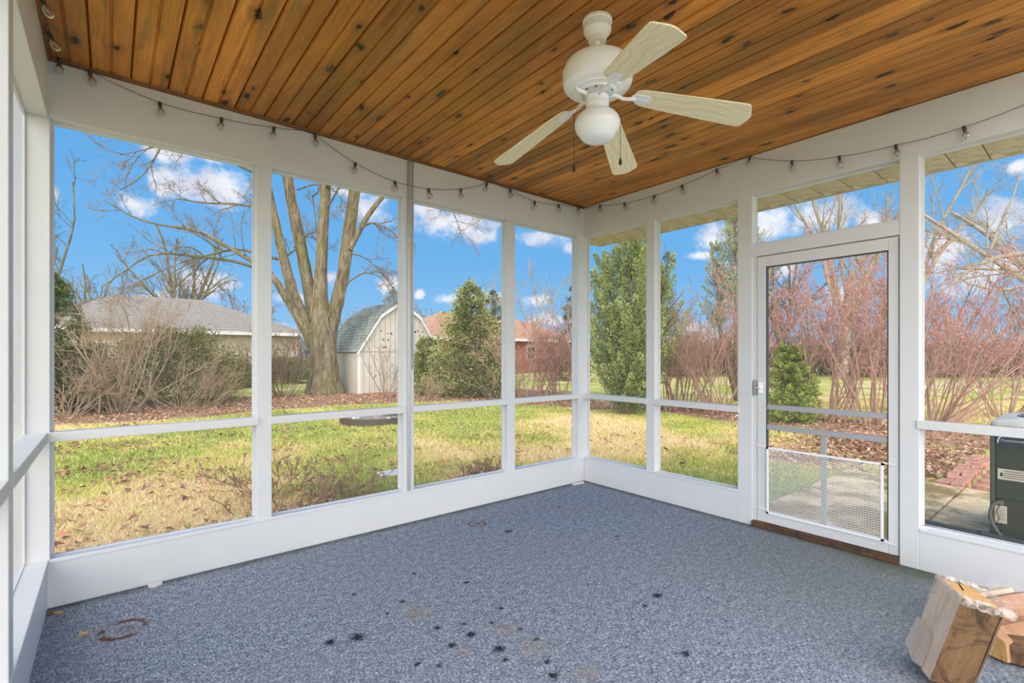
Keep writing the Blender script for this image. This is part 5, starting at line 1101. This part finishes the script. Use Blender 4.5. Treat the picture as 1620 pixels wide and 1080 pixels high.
def build_evergreens():
    G1, G2 = (.050, .085, .022), (.26, .29, .085)
    evergreen('tall dark arborvitae standing at the left end of the border', gnd(82, 654), 3.3, .55, 81, G1, (.20, .24, .06), 300, 80, 'column', trunk=.07)
    evergreen('rounded bushy yew behind the tangled bare shrub', gnd(285, 638), 2.0, 1.3, 82, (.07, .085, .025), (.30, .29, .10), 320, 80, 'dome', trunk=.06)
    evergreen('low green shrub under the arching bare twigs beside arborvitae', gnd(118, 652), 1.6, .80, 90, G1, (.22, .26, .07), 160, 70, 'dome', trunk=.04)
    evergreen('clipped low hedge against the tan house wall', gnd(372, 612), .85, 1.1, 83, (.09, .10, .03), (.30, .29, .11), 150, 60, 'dome', sp=(.06, .02), trunk=.05)
    evergreen('small brown-green hedge between the trunk and the grey roof', gnd(450, 606), 1.15, 1.2, 84, (.10, .10, .04), (.28, .26, .10), 150, 60, 'dome', sp=(.07, .022), trunk=.05)
    evergreen('small pointed arborvitae in front of the shed corner', gnd(676, 624), 2.05, .46, 85, (.09, .13, .025), (.38, .42, .10), 170, 70, 'column', trunk=.04)
    evergreen('broad leafy evergreen between the shed and the brick house', gnd(744, 627), 3.75, 1.15, 86, (.10, .13, .035), (.48, .48, .18), 360, 75, 'cone', sp=(.075, .022), jag=.4, trunk=.08, rise=.2)
    evergreen('narrow dark cypress peeking over the broad evergreen', gd(783, 21), 4.1, .75, 87, G1, (.14, .19, .05), 180, 60, 'column', trunk=.07)
    evergreen('far conifer top showing above the shed ridge', gd(618, 33), 5.6, 1.5, 88, (.12, .11, .06), (.30, .27, .15), 150, 50, 'cone', sp=(.12, .03), trunk=.1, name='conifer', cat='tree')
    jb = gnd(990, 656); off = lambda r, f: (RGT[0]*r+FWD[0]*f, RGT[1]*r+FWD[1]*f)
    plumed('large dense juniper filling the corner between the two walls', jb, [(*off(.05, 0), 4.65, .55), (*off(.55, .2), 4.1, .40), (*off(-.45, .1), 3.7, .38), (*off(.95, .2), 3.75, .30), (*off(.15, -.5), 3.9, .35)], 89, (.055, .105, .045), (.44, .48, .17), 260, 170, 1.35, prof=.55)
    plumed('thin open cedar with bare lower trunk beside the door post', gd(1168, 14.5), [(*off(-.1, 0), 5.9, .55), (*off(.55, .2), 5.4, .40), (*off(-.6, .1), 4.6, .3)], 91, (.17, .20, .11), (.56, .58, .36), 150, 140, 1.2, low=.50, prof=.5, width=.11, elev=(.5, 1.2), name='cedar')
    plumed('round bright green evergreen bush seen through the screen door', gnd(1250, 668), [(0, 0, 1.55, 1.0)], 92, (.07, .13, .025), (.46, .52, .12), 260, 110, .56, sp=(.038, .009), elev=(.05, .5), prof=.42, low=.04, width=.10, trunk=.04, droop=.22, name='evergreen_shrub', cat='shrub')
    evergreen('dark green conifer beyond the brick house and juniper', gd(905, 26), 5.0, .8, 93, G1, (.16, .20, .07), 130, 50, 'cone', sp=(.09, .025), trunk=.08, name='conifer', cat='tree')
build_evergreens()

# ------------------------------------------------------------------ small things in the yard and on the carpet
def build_small():
    c = gnd(594, 668); R = .70
    t = thing('fire_pit', 'rusty metal fire ring full of ash and leaves on the lawn', 'fire pit', (c[0], c[1], GZ))
    m = MB().lathe([(R-.03, 0), (R, 0), (R, .15), (R-.03, .15), (R-.03, 0)], (c[0], c[1], GZ), 40, False); obj('ring', m, 'rust_iron', t, smooth=True, autosmooth=40)
    obj('ash_bed', MB().lathe([(R-.03, .06), (.4, .09), (.1, .10), (.01, .10)], (c[0], c[1], GZ), 24), 'ash', t)
    r = random.Random(4)
    for k in range(7):
        a, q = r.uniform(0, 6.28), r.uniform(.05, .45); s = r.uniform(.04, .09); p = np.array([c[0]+q*math.cos(a), c[1]+q*math.sin(a), GZ+.11])
        mb = MB(); b = bmesh.new(); bmesh.ops.create_icosphere(b, subdivisions=1, radius=1); mb.add([p+np.array(v.co)*s*np.array([1.3, 1, .6])*r.uniform(.85, 1.1) for v in b.verts], [tuple(v.index for v in f.verts) for f in b.faces]); b.free()
        obj('stone', mb, 'stone_pale' if k % 2 else 'ash', t)
    q = gnd(622, 752); tag(obj('stepping_stone', MB().prism([(-.17, -.11, -.03), (.16, -.12, -.03), (.18, .10, -.03), (-.15, .12, -.03)], (0, 0, .075)), 'stone_pale', bevel=.015), 'pale flat stepping stone in the grass near the conduit post', 'stone').location = (q[0], q[1], GZ+.0)
    # a loose curl of white paint at the far corner and bits of bark and leaf near the left sill
    tag(obj('paint_chip', MB().prism([(-.09, -.02, 0), (.07, -.03, 0), (.09, .015, 0), (-.06, .025, 0)], (0, 0, .008)), 'paint'), 'peeled white paint strip on the carpet in the far corner', 'paint chip').location = (.13, .045, .0)
    tag(obj('paint_chip', MB().prism([(-.03, -.02, 0), (.035, -.015, 0), (.028, .02, 0), (0, .028, 0), (-.032, .012, 0)], (0, 0, .012)), 'paint'), 'crumpled white paint flake at the foot of the long sill', 'paint chip').location = (3.56, .03, .0)
    for k, (px, py, w) in enumerate(((133, 1003, 'tan'), (80, 972, 'brown'), (92, 970, 'pale'))):
        p = gnd(px, py, 0); o = obj('debris_bit', MB().prism([(-.018, -.006, 0), (.012, -.010, 0), (.020, .004, 0), (-.010, .009, 0)], (0, 0, .010)), 'split_end' if k != 1 else 'split_bark', bevel=.002)
        tag(o, w+' crumb of bark on the carpet '+('near the rust ring' if k == 0 else 'in the left corner'), 'debris'); o.location = (p[0], max(.025, p[1]), 0.0); o.rotation_euler = (0, 0, k*1.3)
build_small()
